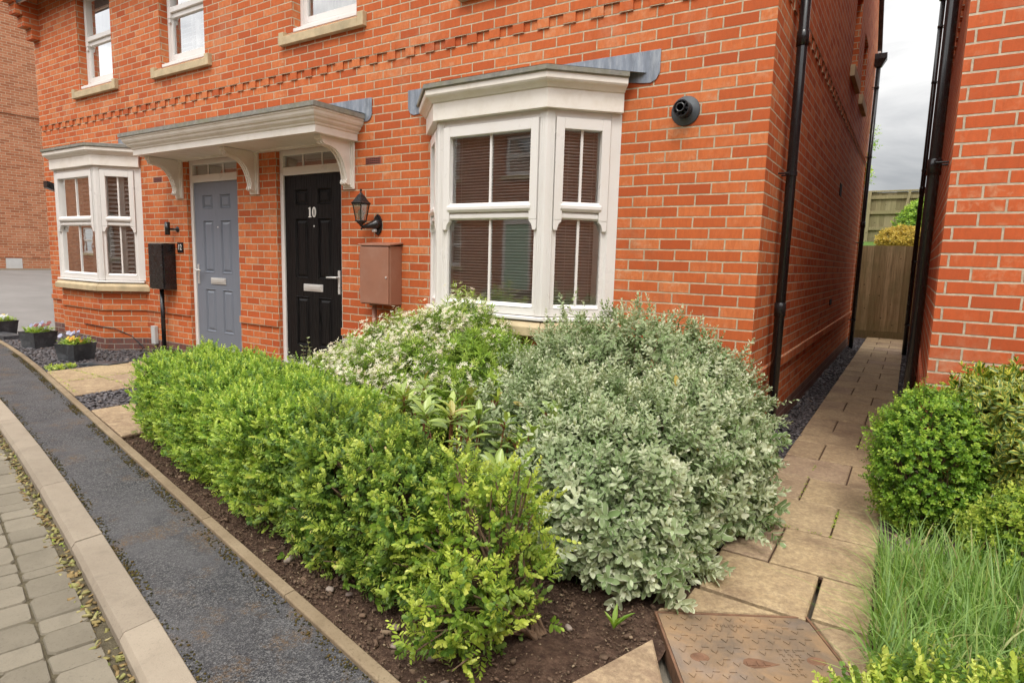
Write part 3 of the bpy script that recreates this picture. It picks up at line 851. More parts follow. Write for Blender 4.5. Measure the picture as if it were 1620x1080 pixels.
# loose pebbles on the soil at the front of the hedge, each one a stone
def pebble(x, y, s):
    mb = MB()
    bm = bmesh.new(); bmesh.ops.create_icosphere(bm, subdivisions=2, radius=s)
    a, b, c = random.uniform(.8, 1.2), random.uniform(.6, .9), random.uniform(.45, .65)
    rz = random.uniform(0, 6.3)
    vs = []
    for v in bm.verts:
        q = v.co*(1+0.16*math.sin(v.co.x*90/s*.03+v.index))
        q = Vector((q.x*a, q.y*b, q.z*c)); q.rotate(Matrix.Rotation(rz, 3, 'Z'))
        vs.append((q.x+x, q.y+y, q.z+s*.25-0.005))
    mb.add(vs, [tuple(v.index for v in fc.verts) for fc in bm.faces]); bm.free()
    o = mb.build('pebble', M['pebble'], smooth=True, rnd=[random.random()]*len(mb.f))
    return o
for (x, y, s) in ((-0.62, -2.72, .02), (-0.55, -2.80, .016), (-0.50, -2.70, .014), (-0.40, -2.78, .018), (-0.44, -2.72, .024), (-1.36, -2.62, .022),
                  (-0.28, -2.86, .02), (-1.02, -2.68, .018), (-0.93, -2.66, .015), (0.02, -2.75, .016), (0.1, -2.55, .018), (-0.1, -2.35, .016)):
    tag(pebble(x, y, s), 'small brownish pebble lying on the bare soil between hedge and edging', 'pebble', 'pebbles on the soil by the edging')

# ------------------------------------------------------------------ the pair of houses
house = empty('brick_house', (-5.29, 4.0, 0), 'orange brick semi-detached pair of houses with two white bay windows and a shared porch canopy', 'house')
XL, YB, ZE = -10.58, 8.15, 5.0
UP = 0.015                                   # the upper storey oversails by this much
ZD0, ZD1 = 3.10, 3.175                       # dentil course
DOORS = [(-6.66, -5.63), (-4.935, -3.93)]
BAYR = [(-2.775, 0.0), (-2.38, -0.38), (-1.40, -0.38), (-1.015, 0.0)]
BAYL = [(-9.62, 0.0), (-9.24, -0.38), (-8.09, -0.38), (-7.72, 0.0)]
WINS = [(-9.20, -8.26), (-7.08, -6.14), (-4.61, -3.69), (-2.32, -1.38)]
WZ0, WZ1 = 3.60, 4.86
SWIN = [(4.35, 5.05, 3.72, 4.75), (5.72, 6.35, 3.70, 4.55)]
holes = [(a, b, 0.13, 2.432) for a, b in DOORS]+[(BAYR[0][0]+0.04, BAYR[3][0]-0.04, 0.93, 2.42), (BAYL[0][0]+0.04, BAYL[3][0]-0.04, 0.93, 2.42)]
up_holes = [(a, b, 3.55, WZ1) for a, b in WINS]
def F0(o):  return lambda a, d, z: (a, -o+d, z)
def S0(o):  return lambda a, d, z: (o-d, a, z)
mb = MB()
mb.wall(F0(0), XL, 0, -0.06, 0.175, [], 0.1, 1)
mb.wall(F0(0), XL, 0, 0.175, ZD1, holes, 0.105, 0)
mb.wall(F0(UP), XL-UP, UP, ZD1, ZE, up_holes, 0.10+UP, 0)
mb.wall(S0(0), 0, YB, -0.06, 0.175, [], 0.1, 1)
mb.wall(S0(0), 0, YB, 0.175, ZD1, [], 0.1, 0)
mb.wall(S0(UP), -UP, YB, ZD1, ZE, SWIN, 0.10+UP, 0)
mb.quad((XL-UP, -UP, ZD1), (XL-UP, 0, ZD1), (UP, 0, ZD1), (UP, -UP, ZD1))
mb.quad((0, 0, ZD1), (0, YB, ZD1), (UP, YB, ZD1), (UP, 0, ZD1))
mb.wall(lambda a, d, z: (XL, -a, z), -YB, 0, -0.3, ZD1, [], .1, 0)
mb.wall(lambda a, d, z: (XL-UP, -a, z), -YB, UP, ZD1, ZE, [], .1, 0)
mb.wall(lambda a, d, z: (-a, YB, z), -UP, -XL+UP, -0.1, ZE, [], .1, 0)
# gable triangles
RZ = ZE+3.4
for x, sgn in ((UP, 1), (XL-UP, -1)):
    p = [(x, -UP, ZE), (x, YB, ZE), (x, YB/2, RZ)]
    mb.add(p if sgn > 0 else p[::-1], [(0, 1, 2)], 0)
# one course standing 20 mm proud below the sills, stopping at the doors and bays
def proud(x0, x1):
    mb.box(x0, -0.020, 0.55, x1, 0.001, 0.625)
for x0, x1 in ((XL, BAYL[0][0]), (BAYL[3][0], DOORS[0][0]), (DOORS[0][1], DOORS[1][0]), (DOORS[1][1], BAYR[0][0]), (BAYR[3][0], 0.02)):
    proud(x0, x1)
mb.box(-0.001, 0.0, 0.55, 0.020, YB, 0.625)
# dentil bricks
x = -0.1075
while x > XL+0.05:
    mb.box(x-0.051, -UP+0.002, ZD0, x+0.051, 0.003, ZD1-0.001); x -= 0.225
y = 0.2225-0.11
while y < YB-0.05:
    mb.box(-0.003, y-0.051, ZD0, UP-0.002, y+0.051, ZD1-0.001); y += 0.225
# kneeler: corbelled bricks carrying the eaves at the left corner
for i in range(4):
    z = 4.40+0.15*i
    mb.box(XL-UP-0.003, -UP-0.095*(i+1), z, XL+0.195, -UP+0.002, z+0.1505)
wall = mb.build('wall', [M['brick'], M['blue_brick']], house, brickuv=True)

# rooms behind the glass
mb = MB()
def room(x0, x1, y0, y1, z0, z1):
    mb.quad((x0, y1, z0), (x1, y1, z0), (x1, y1, z1), (x0, y1, z1)); mb.quad((x0, y0, z0), (x0, y1, z0), (x0, y1, z1), (x0, y0, z1))
    mb.quad((x1, y0, z0), (x1, y0, z1), (x1, y1, z1), (x1, y1, z0)); mb.quad((x0, y0, z0), (x1, y0, z0), (x1, y1, z0), (x0, y1, z0))
    mb.quad((x0, y0, z1), (x0, y1, z1), (x1, y1, z1), (x1, y0, z1))
room(-3.6, -0.3, 0.106, 3.4, 0.15, 2.6); room(-10.3, -7.0, 0.106, 3.4, 0.15, 2.6); room(-6.7, -3.85, 0.2, 3.0, 0.15, 2.6)
room(-10.3, -0.3, 0.106, 3.0, 2.75, 4.95)
mb.build('interior', M['plaster'], house)

# roof
mb = MB()
ov = 0.28
sl_ = (RZ-ZE)/(YB/2)
zy = lambda yy: ZE+0.06+sl_*(yy if yy < YB/2 else YB-yy)
for y0, y1 in ((-ov, YB/2), (YB/2, YB+ov)):
    a, b = zy(y0), zy(y1)
    x0, x1 = XL-UP-0.06, UP+0.06
    mb.box(x0, y0, 0, x1, y1, 0.10, T=lambda X, Y, Z, y0=y0, y1=y1, a=a, b=b: (X, Y, a+(b-a)*(Y-y0)/(y1-y0)+Z))
mb.build('roof', M['tiles'], house)
for nm, bx in (('fascia_board', (XL-UP-0.05, -ov+0.02, ZE-0.16, UP+0.05, -ov+0.045, ZE+0.02)), ('soffit_board', (XL-UP-0.05, -ov+0.046, ZE-0.03, UP+0.05, -UP, ZE-0.01)),
               ('boxed_eaves', (XL-UP-0.05, YB+0.0, ZE-0.16, UP+0.05, YB+0.2, ZE-0.01))):
    mb = MB(); mb.box(*bx); mb.build(nm, M['pvc'], house)
gp = [(math.cos(a)*0.058, math.sin(a)*0.058) for a in np.linspace(math.pi, 2*math.pi, 9)]
gp += [(q[0]*0.9, q[1]*0.9) for q in gp[::-1]]
for yy in (-ov-0.04, YB+0.26):
    n = len(gp); mb = MB()
    vs = [(XL-UP-0.05, yy+a, ZE-0.0+b) for a, b in gp]+[(UP+0.05, yy+a, ZE-0.0+b) for a, b in gp]
    mb.add(vs, [(i, (i+1) % n, n+(i+1) % n, n+i) for i in range(n)]+[tuple(range(n)), tuple(range(2*n-1, n-1, -1))])
    mb.build('gutter', M['blackpipe'], house)

# ---- upper sash windows
def sash_window(T, W, z0, z1, parent, mid, sill=None, wood='blind', bars=1):
    """T(u, out, z), frame front face at out = 0"""
    H = z1-z0
    mb = MB()
    mb.box(0, -.06, z0, .045, 0, z1, T=T); mb.box(W-.045, -.06, z0, W, 0, z1, T=T)
    mb.box(.045, -.06, z1-.05, W-.045, 0, z1, T=T); mb.box(.045, -.06, z0, W-.045, 0.002, z0+.055, T=T)
    win = mb.build('window', M['pvc'], parent, bevel=0.004)
    mb = MB()
    a, b = .046, W-.046
    mb.box(a, -.045, mid-.065, a+.06, .022, z1-.051, T=T); mb.box(b-.06, -.045, mid-.065, b, .022, z1-.051, T=T)
    mb.box(a+.06, -.045, z1-.11, b-.06, .022, z1-.051, T=T); mb.box(a+.06, -.045, mid-.005, b-.06, .024, mid+.055, T=T)
    for q in (a, b-.05):                                    # horns
        mb.box(q+.004, -.03, mid-.115, q+.046, .018, mid-.0645, T=T)
    mb.box(a+.003, -.05, mid-.06, b-.003, -.004, mid-.006, T=T)  # top rail of the lower sash
    mb.box(a, -.05, z0+.056, a+.05, -.006, mid-.061, T=T); mb.box(b-.05, -.05, z0+.056, b, -.006, mid-.061, T=T)
    mb.box(a+.05, -.05, z0+.056, b-.05, -.006, z0+.12, T=T)
    mb.build('sash', M['pvc'], win, bevel=0.005)
    mb = MB()
    mb.quad(T(a+.06, -.02, mid+.055), T(b-.06, -.02, mid+.055), T(b-.06, -.02, z1-.11), T(a+.06, -.02, z1-.11))
    mb.build('pane', M['glass'], win)
    mb = MB()
    mb.quad(T(a+.05, -.03, z0+.12), T(b-.05, -.03, z0+.12), T(b-.05, -.03, mid-.06), T(a+.05, -.03, mid-.06))
    mb.build('pane', M['glass'], win)
    mb = MB()
    for i in range(bars):
        c = (a+b)/2 if bars == 1 else a+(b-a)*(i+1)/(bars+1)
        mb.box(c-.009, -.035, mid+.056, c+.009, -.024, z1-.111, T=T); mb.box(c-.009, -.045, z0+.121, c+.009, -.034, mid-.061, T=T)
    mb.build('glazing_bar', M['pvc'], win)
    # curtains or slatted shutters inside
    mb = MB()
    if wood == 'curtain':
        n = 60
        P = [(.01+(W-.02)*i/n, -.085+.014*math.sin(i*0.9)) for i in range(n+1)]
        for i in range(n):
            mb.quad(T(P[i][0], P[i][1], z0+.05), T(P[i+1][0], P[i+1][1], z0+.05), T(P[i+1][0], P[i+1][1], z1-.06), T(P[i][0], P[i][1], z1-.06))
        mb.build('curtain', M['curtain'], win)
    else:
        for c in (a+.02, (a+b)/2, b-.02):
            mb.box(c-.035, -.125, z0+.06, c+.035, -.10, z1-.06, T=T)
        z = z0+.08
        while z < z1-.08:
            for c0, c1 in ((a+.055, (a+b)/2-.035), ((a+b)/2+.035, b-.055)):
                mb.add([T(c0, -.085, z), T(c1, -.085, z), T(c1, -.135, z+.042), T(c0, -.135, z+.042)], [(0, 1, 2, 3)])
                mb.add([T(c0, -.091, z+.004), T(c1, -.091, z+.004), T(c1, -.141, z+.046), T(c0, -.141, z+.046)], [(3, 2, 1, 0)])
            z += .056
        mb.build('shutter', M['blind'], win)
    if sill:
        mb = MB(); sb = sill
        mb.prism([(-.115+0, 0), (W+.115, 0), (W+.115, .15+UP), (-.115, .15+UP)], 0, 1, T=None) if False else None
        prof = [(-.115, 3.425), (-.115, 3.555)]
        x0, x1 = sb
        # weathered sill: sloping top, square stooled ends
        vs = lambda X, st: [(X, -UP-.05, 3.435), (X, -UP-.05, 3.515+st*.045), (X, -UP+.0, 3.535+st*.03), (X, .09, 3.56+st*.005), (X, .09, 3.435)]
        for xa, xb, st in ((x0, x0+.075, 1), (x0+.075, x1-.075, 0), (x1-.075, x1, 1)):
            A, B = vs(xa, st), vs(xb, st)
            mb.add(A+B, [(i, (i+1) % 5, 5+(i+1) % 5, 5+i) for i in range(5)]+[(4, 3, 2, 1, 0), (5, 6, 7, 8, 9)])
        mb.build('window_sill', M['stone'], win, bevel=0.005)
        mb = MB(); mb.box(x0+.12, -UP+.012, 3.561, x1-.12, .085, 3.598); mb.build('cill', M['pvc'], win, bevel=0.004)
    return win
for i, (a, b) in enumerate(WINS):
    sash_window(lambda u_, o, z, a=a: (a+u_, 0.088-o, z), b-a, WZ0, WZ1-0.003, house, 4.20, (a-.155, b+.13), ('curtain', 'shutter', 'curtain', 'shutter')[i], 1)
for a, b, z0, z1 in SWIN:
    win = sash_window(lambda u_, o, z, a=a: (-0.088+o, a+u_, z), b-a, z0+.05, z1-.003, house, (z0+z1)/2, None, 'curtain')
    mb = MB(); mb.box(-.09, a-.1, z0-.11, UP+.05, b+.1, z0+.02); mb.build('window_sill', M['stone'], win, bevel=0.006)

# ---- bay windows
def offset_path(path, d):
    P = [Vector(p) for p in path]; out = []
    nr = []
    for i in range(len(P)-1):
        t = (P[i+1]-P[i]).normalized(); nr.append(Vector((t.y, -t.x)))
    for i in range(len(P)):
        if i == 0 or i == len(P)-1:
            nn = nr[0] if i == 0 else nr[-1]
            # keep the end on the wall line y = 0
            t = (P[1]-P[0]).normalized() if i == 0 else (P[-1]-P[-2]).normalized()
            q = P[i]+nn*d
            k = -q.y/t.y
            out.append((q.x+t.x*k, 0.0))
        else:
            o = nr[i-1]+nr[i]; o = o/o.dot(nr[i]); q = P[i]+o*d; out.append((q.x, q.y))
    return out

def bay(path, inner):
    Z0, Z1 = 0.945, 2.405
    ZM = 1.70
    L0 = MB()
    # corner posts and wall jambs
    for i in (1, 2):
        c = Vector(path[i])
        po = offset_path(path, 0.012); pi = offset_path(path, -0.085)
        p, q = Vector(po[i]), Vector(pi[i])
        tl = (Vector(path[i-1])-c).normalized()*0.058; tr = (Vector(path[i+1])-c).normalized()*0.058
        L0.prism([tuple(p+tl), tuple(p), tuple(p+tr), tuple(q+tr), tuple(q), tuple(q+tl)], Z0, Z1)
        TL, LL = facet(path[i-1], path[i]); TR_, LR = facet(path[i], path[i+1])
        for off in (.018, .034, .050):                       # fine ribs on the post faces
            L0.box(LL-off-.003, .0121, Z0+.002, LL-off, .0155, Z1-.002, T=TL); L0.box(off, .0121, Z0+.002, off+.003, .0155, Z1-.002, T=TR_)
    po = offset_path(path, 0.008)
    pin = offset_path(path, -0.07)
    for a, b, sg in ((0, 1, 1), (3, 2, 1)):
        t = (Vector(path[b])-Vector(path[a])).normalized()
        A, B = Vector(po[a]), Vector(pin[a])
        L0.prism([tuple(A), tuple(A+t*0.075), tuple(B+t*0.075), (B.x, 0.02), (A.x, 0.02)], Z0, Z1)
    # head and bottom frame members
    L0.sweep(path, [(-.07, Z1-.05), (-.07, Z1), (0, Z1), (0, Z1-.05)])
    L0.sweep(path, [(-.07, Z0), (-.07, Z0+.055), (0, Z0+.055), (0, Z0)])
    win = L0.build('bay_window', M['pvc'], house, bevel=0.004)
    mb = MB(); mb.sweep(offset_path(path, 0), [(-.08, .918), (-.08, .944), (.030, .938), (.045, .934), (.045, .914), (.038, .914)])
    mb.build('cill', M['pvc'], win, bevel=0.003)
    for i in range(3):
        T, L = facet(path[i], path[i+1])
        e0 = 0.060 if i else 0.078; e1 = 0.060 if i < 2 else 0.078
        a, b = e0, L-e1
        mb = MB()
        # upper sash stands forward, with run-through horns
        uz0, uz1 = ZM-.055, Z1-.052
        bw = 0.062
        mb.box(a, -.05, uz0, a+bw, .024, uz1, T=T); mb.box(b-bw, -.05, uz0, b, .024, uz1, T=T)
        mb.box(a+bw, -.05, uz1-.075, b-bw, .024, uz1, T=T)
        mb.prism([(0, 0), (0, 1), (1, 1), (1, 0)], 0, 1, T=None) if False else None
        zr0, zr1 = ZM+.005, ZM+.075
        pr = [(-.05, zr0), (-.05, zr1), (.006, zr1), (.034, zr1-.028), (.034, zr0+.02), (.020, zr0)]
        mb.add([T(a+bw-.015, o, z) for o, z in pr]+[T(b-bw+.015, o, z) for o, z in pr],
               [(k, 6+k, 6+(k+1) % 6, (k+1) % 6) for k in range(6)]+[tuple(range(6)), tuple(range(11, 5, -1))])
        for q, sg in ((a, 1), (b, -1)):                      # shaped horns
            pts = [(0, uz0), (.062, uz0), (.060, uz0-.012), (.042, uz0-.03), (.034, uz0-.052), (.030, uz0-.075), (.004, uz0-.075), (0, uz0-.06)]
            n = len(pts)
            vs = [T(q+sg*pu, -.028, z) for pu, z in pts]+[T(q+sg*pu, .022, z) for pu, z in pts]
            mb.add(vs, [tuple(range(n-1, -1, -1)), tuple(range(n, 2*n))]+[(k, (k+1) % n, n+(k+1) % n, n+k) for k in range(n)])
        # meeting rail of the lower sash, set back
        pr = [(-.055, ZM-.05), (-.055, ZM+.006), (-.004, ZM+.004), (.012, ZM-.018), (.012, ZM-.04), (-.008, ZM-.05)]
        mb.add([T(a+.03, o, z) for o, z in pr]+[T(b-.03, o, z) for o, z in pr],
               [(k, 6+k, 6+(k+1) % 6, (k+1) % 6) for k in range(6)]+[tuple(range(6)), tuple(range(11, 5, -1))])
        # lower sash beads, sloping inwards to the glass
        lz0, lz1 = Z0+.056, ZM-.05
        lw = 0.03
        mb.box(a, -.055, lz0, a+lw, -.006, lz1, T=T); mb.box(b-lw, -.055, lz0, b, -.006, lz1, T=T)
        pr = [(-.055, lz0), (-.055, lz0+.03), (-.03, lz0+.03), (.004, lz0+.006), (.004, lz0)]
        mb.add([T(a+lw, o, z) for o, z in pr]+[T(b-lw, o, z) for o, z in pr],
               [(k, 5+k, 5+(k+1) % 5, (k+1) % 5) for k in range(5)]+[tuple(range(5)), tuple(range(9, 4, -1))])
        mb.build('sash', M['pvc'], win, bevel=0.005)
        gu = (a+bw, b-bw, ZM+.07, uz1-.075); gl = (a+lw, b-lw, lz0+.028, ZM-.045)
        for (q0, q1, za, zb), dd in ((gu, -.022), (gl, -.032)):
            mb = MB(); mb.quad(T(q0, dd, za), T(q1, dd, za), T(q1, dd, zb), T(q0, dd, zb)); mb.build('pane', M['glass'], win)
        mb = MB(); c = (a+b)/2
        mb.box(c-.009, -.021, gu[2], c+.009, -.010, gu[3], T=T); mb.build('glazing_bar', M['pvc'], win)
        mb = MB(); mb.box(c-.009, -.031, gl[2], c+.009, -.020, gl[3], T=T); mb.build('glazing_bar', M['pvc'], win)
        mb = MB()
        if inner == 'venetian':
            z = Z0+.05
            i0, i1 = a-.012, b+.012
            while z < Z1-.06:
                mb.add([T(i0, -.104, z-.0050), T(i1, -.104, z-.0050), T(i1, -.109, z+.0022), T(i0, -.109, z+.0022), T(i1, -.118, z+.0042), T(i0, -.118, z+.0042), T(i1, -.129, z+.0042), T(i0, -.129, z+.0042)],
                       [(0, 1, 2, 3), (3, 2, 4, 5), (5, 4, 6, 7)])
                z += .0225
            for c in (i0+.10, i1-.10) if i == 1 else ((i0+i1)/2-.07, (i0+i1)/2+.12):
                mb.box(c-.0012, -.1035, Z0+.03, c+.0012, -.1015, Z1-.05, T=T)
            mb.box(i0, -.135, Z1-.075, i1, -.098, Z1-.045, T=T); mb.box(i0, -.13, Z0+.022, i1, -.104, Z0+.036, T=T)
            mb.build('venetian_blind', M['blind'], win)
        else:
            st = [a+.0, (a+b)/2, b-.0] if L < 0.7 else [a, a+(b-a)*.34, a+(b-a)*.67, b]
            for c in st:
                mb.box(c-.038, -.135, Z0+.02, c+.038, -.105, Z1-.03, T=T)
            for c0, c1 in zip(st[:-1], st[1:]):
                z = Z0+.05
                mb.box(c0+.038, -.135, Z0+.02, c1-.038, -.105, Z0+.055, T=T)
                while z < Z1-.06:
                    mb.add([T(c0+.038, -.105, z), T(c1-.038, -.105, z), T(c1-.038, -.150, z+.026), T(c0+.038, -.150, z+.026),
                            T(c0+.038, -.105, z+.009), T(c1-.038, -.105, z+.009), T(c1-.038, -.150, z+.035), T(c0+.038, -.150, z+.035)],
                           [(0, 3, 2, 1), (4, 5, 6, 7), (0, 1, 5, 4), (2, 3, 7, 6)])
                    z += .056
            mb.build('shutter', M['blind'], win)
    # fascia and cornice
    mb = MB()
    prof = [(-.07, 2.406), (-.07, 2.632), (.118, 2.632), (.118, 2.588), (.110, 2.576), (.088, 2.566), (.070, 2.548), (.066, 2.540), (.055, 2.540), (.055, 2.406)]
    mb.sweep(path, prof)
    mb.build('cornice', M['cream'], win, bevel=0.003)
    # lead edge and sloping roof
    mb = MB()
    eo = offset_path(path, .135)
    mb.sweep(path, [(.05, 2.633), (.05, 2.662), (.128, 2.668), (.135, 2.664), (.135, 2.634), (.124, 2.626), (.121, 2.633)])
    top = [(eo[0][0]+.55, -.004, 2.735), (eo[1][0]+.22, -.004, 2.735), (eo[2][0]-.22, -.004, 2.735), (eo[3][0]-.55, -.004, 2.735)]
    bot = [(x, y, 2.667) for x, y in eo]
    mb.quad(bot[0], bot[1], top[1], top[0]); mb.quad(bot[1], bot[2], top[2], top[1]); mb.quad(bot[2], bot[3], top[3], top[2])
    mb.build('bay_roof', M['felt'], win)
    # stepped lead against the wall on either side
    for sg, ex in ((-1, eo[0][0]), (1, eo[3][0])):
        mb = MB()
        P = [(ex-sg*.70, 2.815), (ex+sg*.085, 2.812), (ex+sg*.085, 2.66), (ex+sg*.06, 2.615), (ex+sg*.02, 2.597), (ex-sg*.03, 2.60), (ex-sg*.70, 2.70)]
        mb.prism([(x, z) for x, z in P], .0, .006, T=lambda X, Z, D: (X, -.003-D, Z))
        mb.build('flashing', M['lead'], win, bevel=0.0015)
    # stone sill and brick base
    mb = MB()
    for i in range(3):
        P = offset_path(path, .075); Q = offset_path(path, -.10)
        g0 = .0015
        a, b, c, d = Vector(P[i]), Vector(P[i+1]), Vector(Q[i+1]), Vector(Q[i])
        t = (b-a).normalized()*g0
        pl = [tuple(a+t), tuple(b-t), tuple(c-t), tuple(d+t)]
        vs = [(x, y, .80) for x, y in pl]+[(pl[0][0], pl[0][1], .868), (pl[1][0], pl[1][1], .868)]
        k = Vector(pl[3])-Vector(pl[0]); k2 = Vector(pl[2])-Vector(pl[1])
        e0 = Vector(pl[0])+k*.22; e1 = Vector(pl[1])+k2*.22
        vs += [(e0.x, e0.y, .900), (e1.x, e1.y, .900), (pl[2][0], pl[2][1], .913), (pl[3][0], pl[3][1], .913)]
        mb.add(vs, [(0, 3, 2, 1), (0, 1, 5, 4), (4, 5, 7, 6), (6, 7, 8, 9), (2, 3, 9, 8), (0, 4, 6, 9, 3), (1, 2, 8, 7, 5)])
    mb.build('stone_sill', M['stone'], win, bevel=0.006)
    mb = MB()
    mb.sweep(path, [(0, .175), (0, .81)], 0, False); mb.sweep(path, [(0, -.06), (0, .175)], 1, False)
    mb.sweep(path, [(0, .55), (.018, .55), (.018, .625), (0, .625)], 0, False)
    mb.f = [fc[::-1] for fc in mb.f]
    mb.build('bay_base', [M['brick'], M['blue_brick']], win, brickuv=True)
    return win
bay(BAYR, 'venetian')
bay(BAYL, 'shutter')

# ---- porch canopy on three brackets
mb = MB()
CP = [(-6.86, 0.0), (-6.86, -0.50), (-3.70, -0.50), (-3.70, 0.0)]
prof = [(-.45, 2.434), (-.012, 2.434), (-.010, 2.428), (0.0, 2.428), (0, 2.490), (.012, 2.498), (.016, 2.512), (.030, 2.520), (.046, 2.535), (.052, 2.552), (.066, 2.560), (.078, 2.578), (.084, 2.600), (.094, 2.606), (.094, 2.628), (-.05, 2.628)]
cs = [(-.06, 2.428), (0.0, 2.428)]+prof[4:]
mb.sweep(CP, cs)
canopy = mb.build('porch_canopy', M['cream'], house, bevel=0.002)
mb = MB(); mb.box(-6.80, -.44, 2.437, -3.76, -.001, 2.455)
mb.box(-6.80, -.0601, 2.420, -3.76, -.001, 2.4365)
mb.build('canopy_soffit', M['cream'], canopy)
mb = MB()
mb.sweep(CP, [(.0, 2.629), (.0, 2.650), (.102, 2.664), (.108, 2.660), (.108, 2.622), (.096, 2.622), (.096, 2.629)])
e = .105
mb.quad((-6.86-e, -.5-e, 2.663), (-3.70+e, -.5-e, 2.663), (-3.70-.5, -.003, 2.755), (-6.86+.5, -.003, 2.755))
mb.add([(-3.70+e, -.5-e, 2.663), (-3.70+e, -.003, 2.672), (-4.20, -.003, 2.755)], [(0, 1, 2)])
mb.add([(-6.86-e, -.5-e, 2.663), (-6.36, -.003, 2.755), (-6.86-e, -.003, 2.672)], [(0, 1, 2)])
mb.build('canopy_roof', M['felt'], canopy)
for sg, ex in ((-1, -6.86-e), (1, -3.70+e)):
    mb = MB()
    P = [(ex-sg*.62, 2.815), (ex+sg*.09, 2.806), (ex+sg*.09, 2.66), (ex+sg*.07, 2.615), (ex+sg*.03, 2.598), (ex-sg*.05, 2.60), (ex-sg*.62, 2.70)]
    mb.prism(P, .0, .006, T=lambda X, Z, D: (X, -.003-D, Z))
    mb.build('flashing', M['lead'], canopy, bevel=0.0015)
for cx in (-6.79, -5.295, -3.81):
    mb = MB()
    mb.box(cx-.075, -.022, 1.985, cx+.075, .0, 2.434)              # wall plate
    mb.box(cx-.060, -.034, 2.0, cx+.060, -.0215, 2.43)
    # scrolled body: profile in (out, z)
    out = [(.030, 2.02), (.066, 2.020), (.088, 2.034), (.084, 2.056), (.074, 2.075), (.078, 2.11), (.092, 2.155), (.108, 2.20), (.130, 2.25), (.165, 2.295), (.21, 2.328), (.265, 2.346), (.315, 2.352), (.345, 2.358), (.362, 2.372), (.366, 2.392), (.385, 2.400), (.385, 2.434), (.030, 2.434)]
    mb.prism([(-o, z) for o, z in out], cx-.044, cx+.044, T=lambda a, b, c: (c, a, b))
    inn = [(o+(.010 if 0 < i < 15 else 0), z-(.006 if 0 < i < 15 else 0)) for i, (o, z) in enumerate(out)]
    for s0, s1 in ((cx-.026, cx-.010), (cx+.010, cx+.026)):        # fluting down the front
        mb.prism([(-o, z) for o, z in inn[:17]+[(.30, 2.42), (.03, 2.42)]], s0, s1, T=lambda a, b, c: (c, a, b))
    mb.build('bracket', M['cream'], canopy, bevel=0.003)

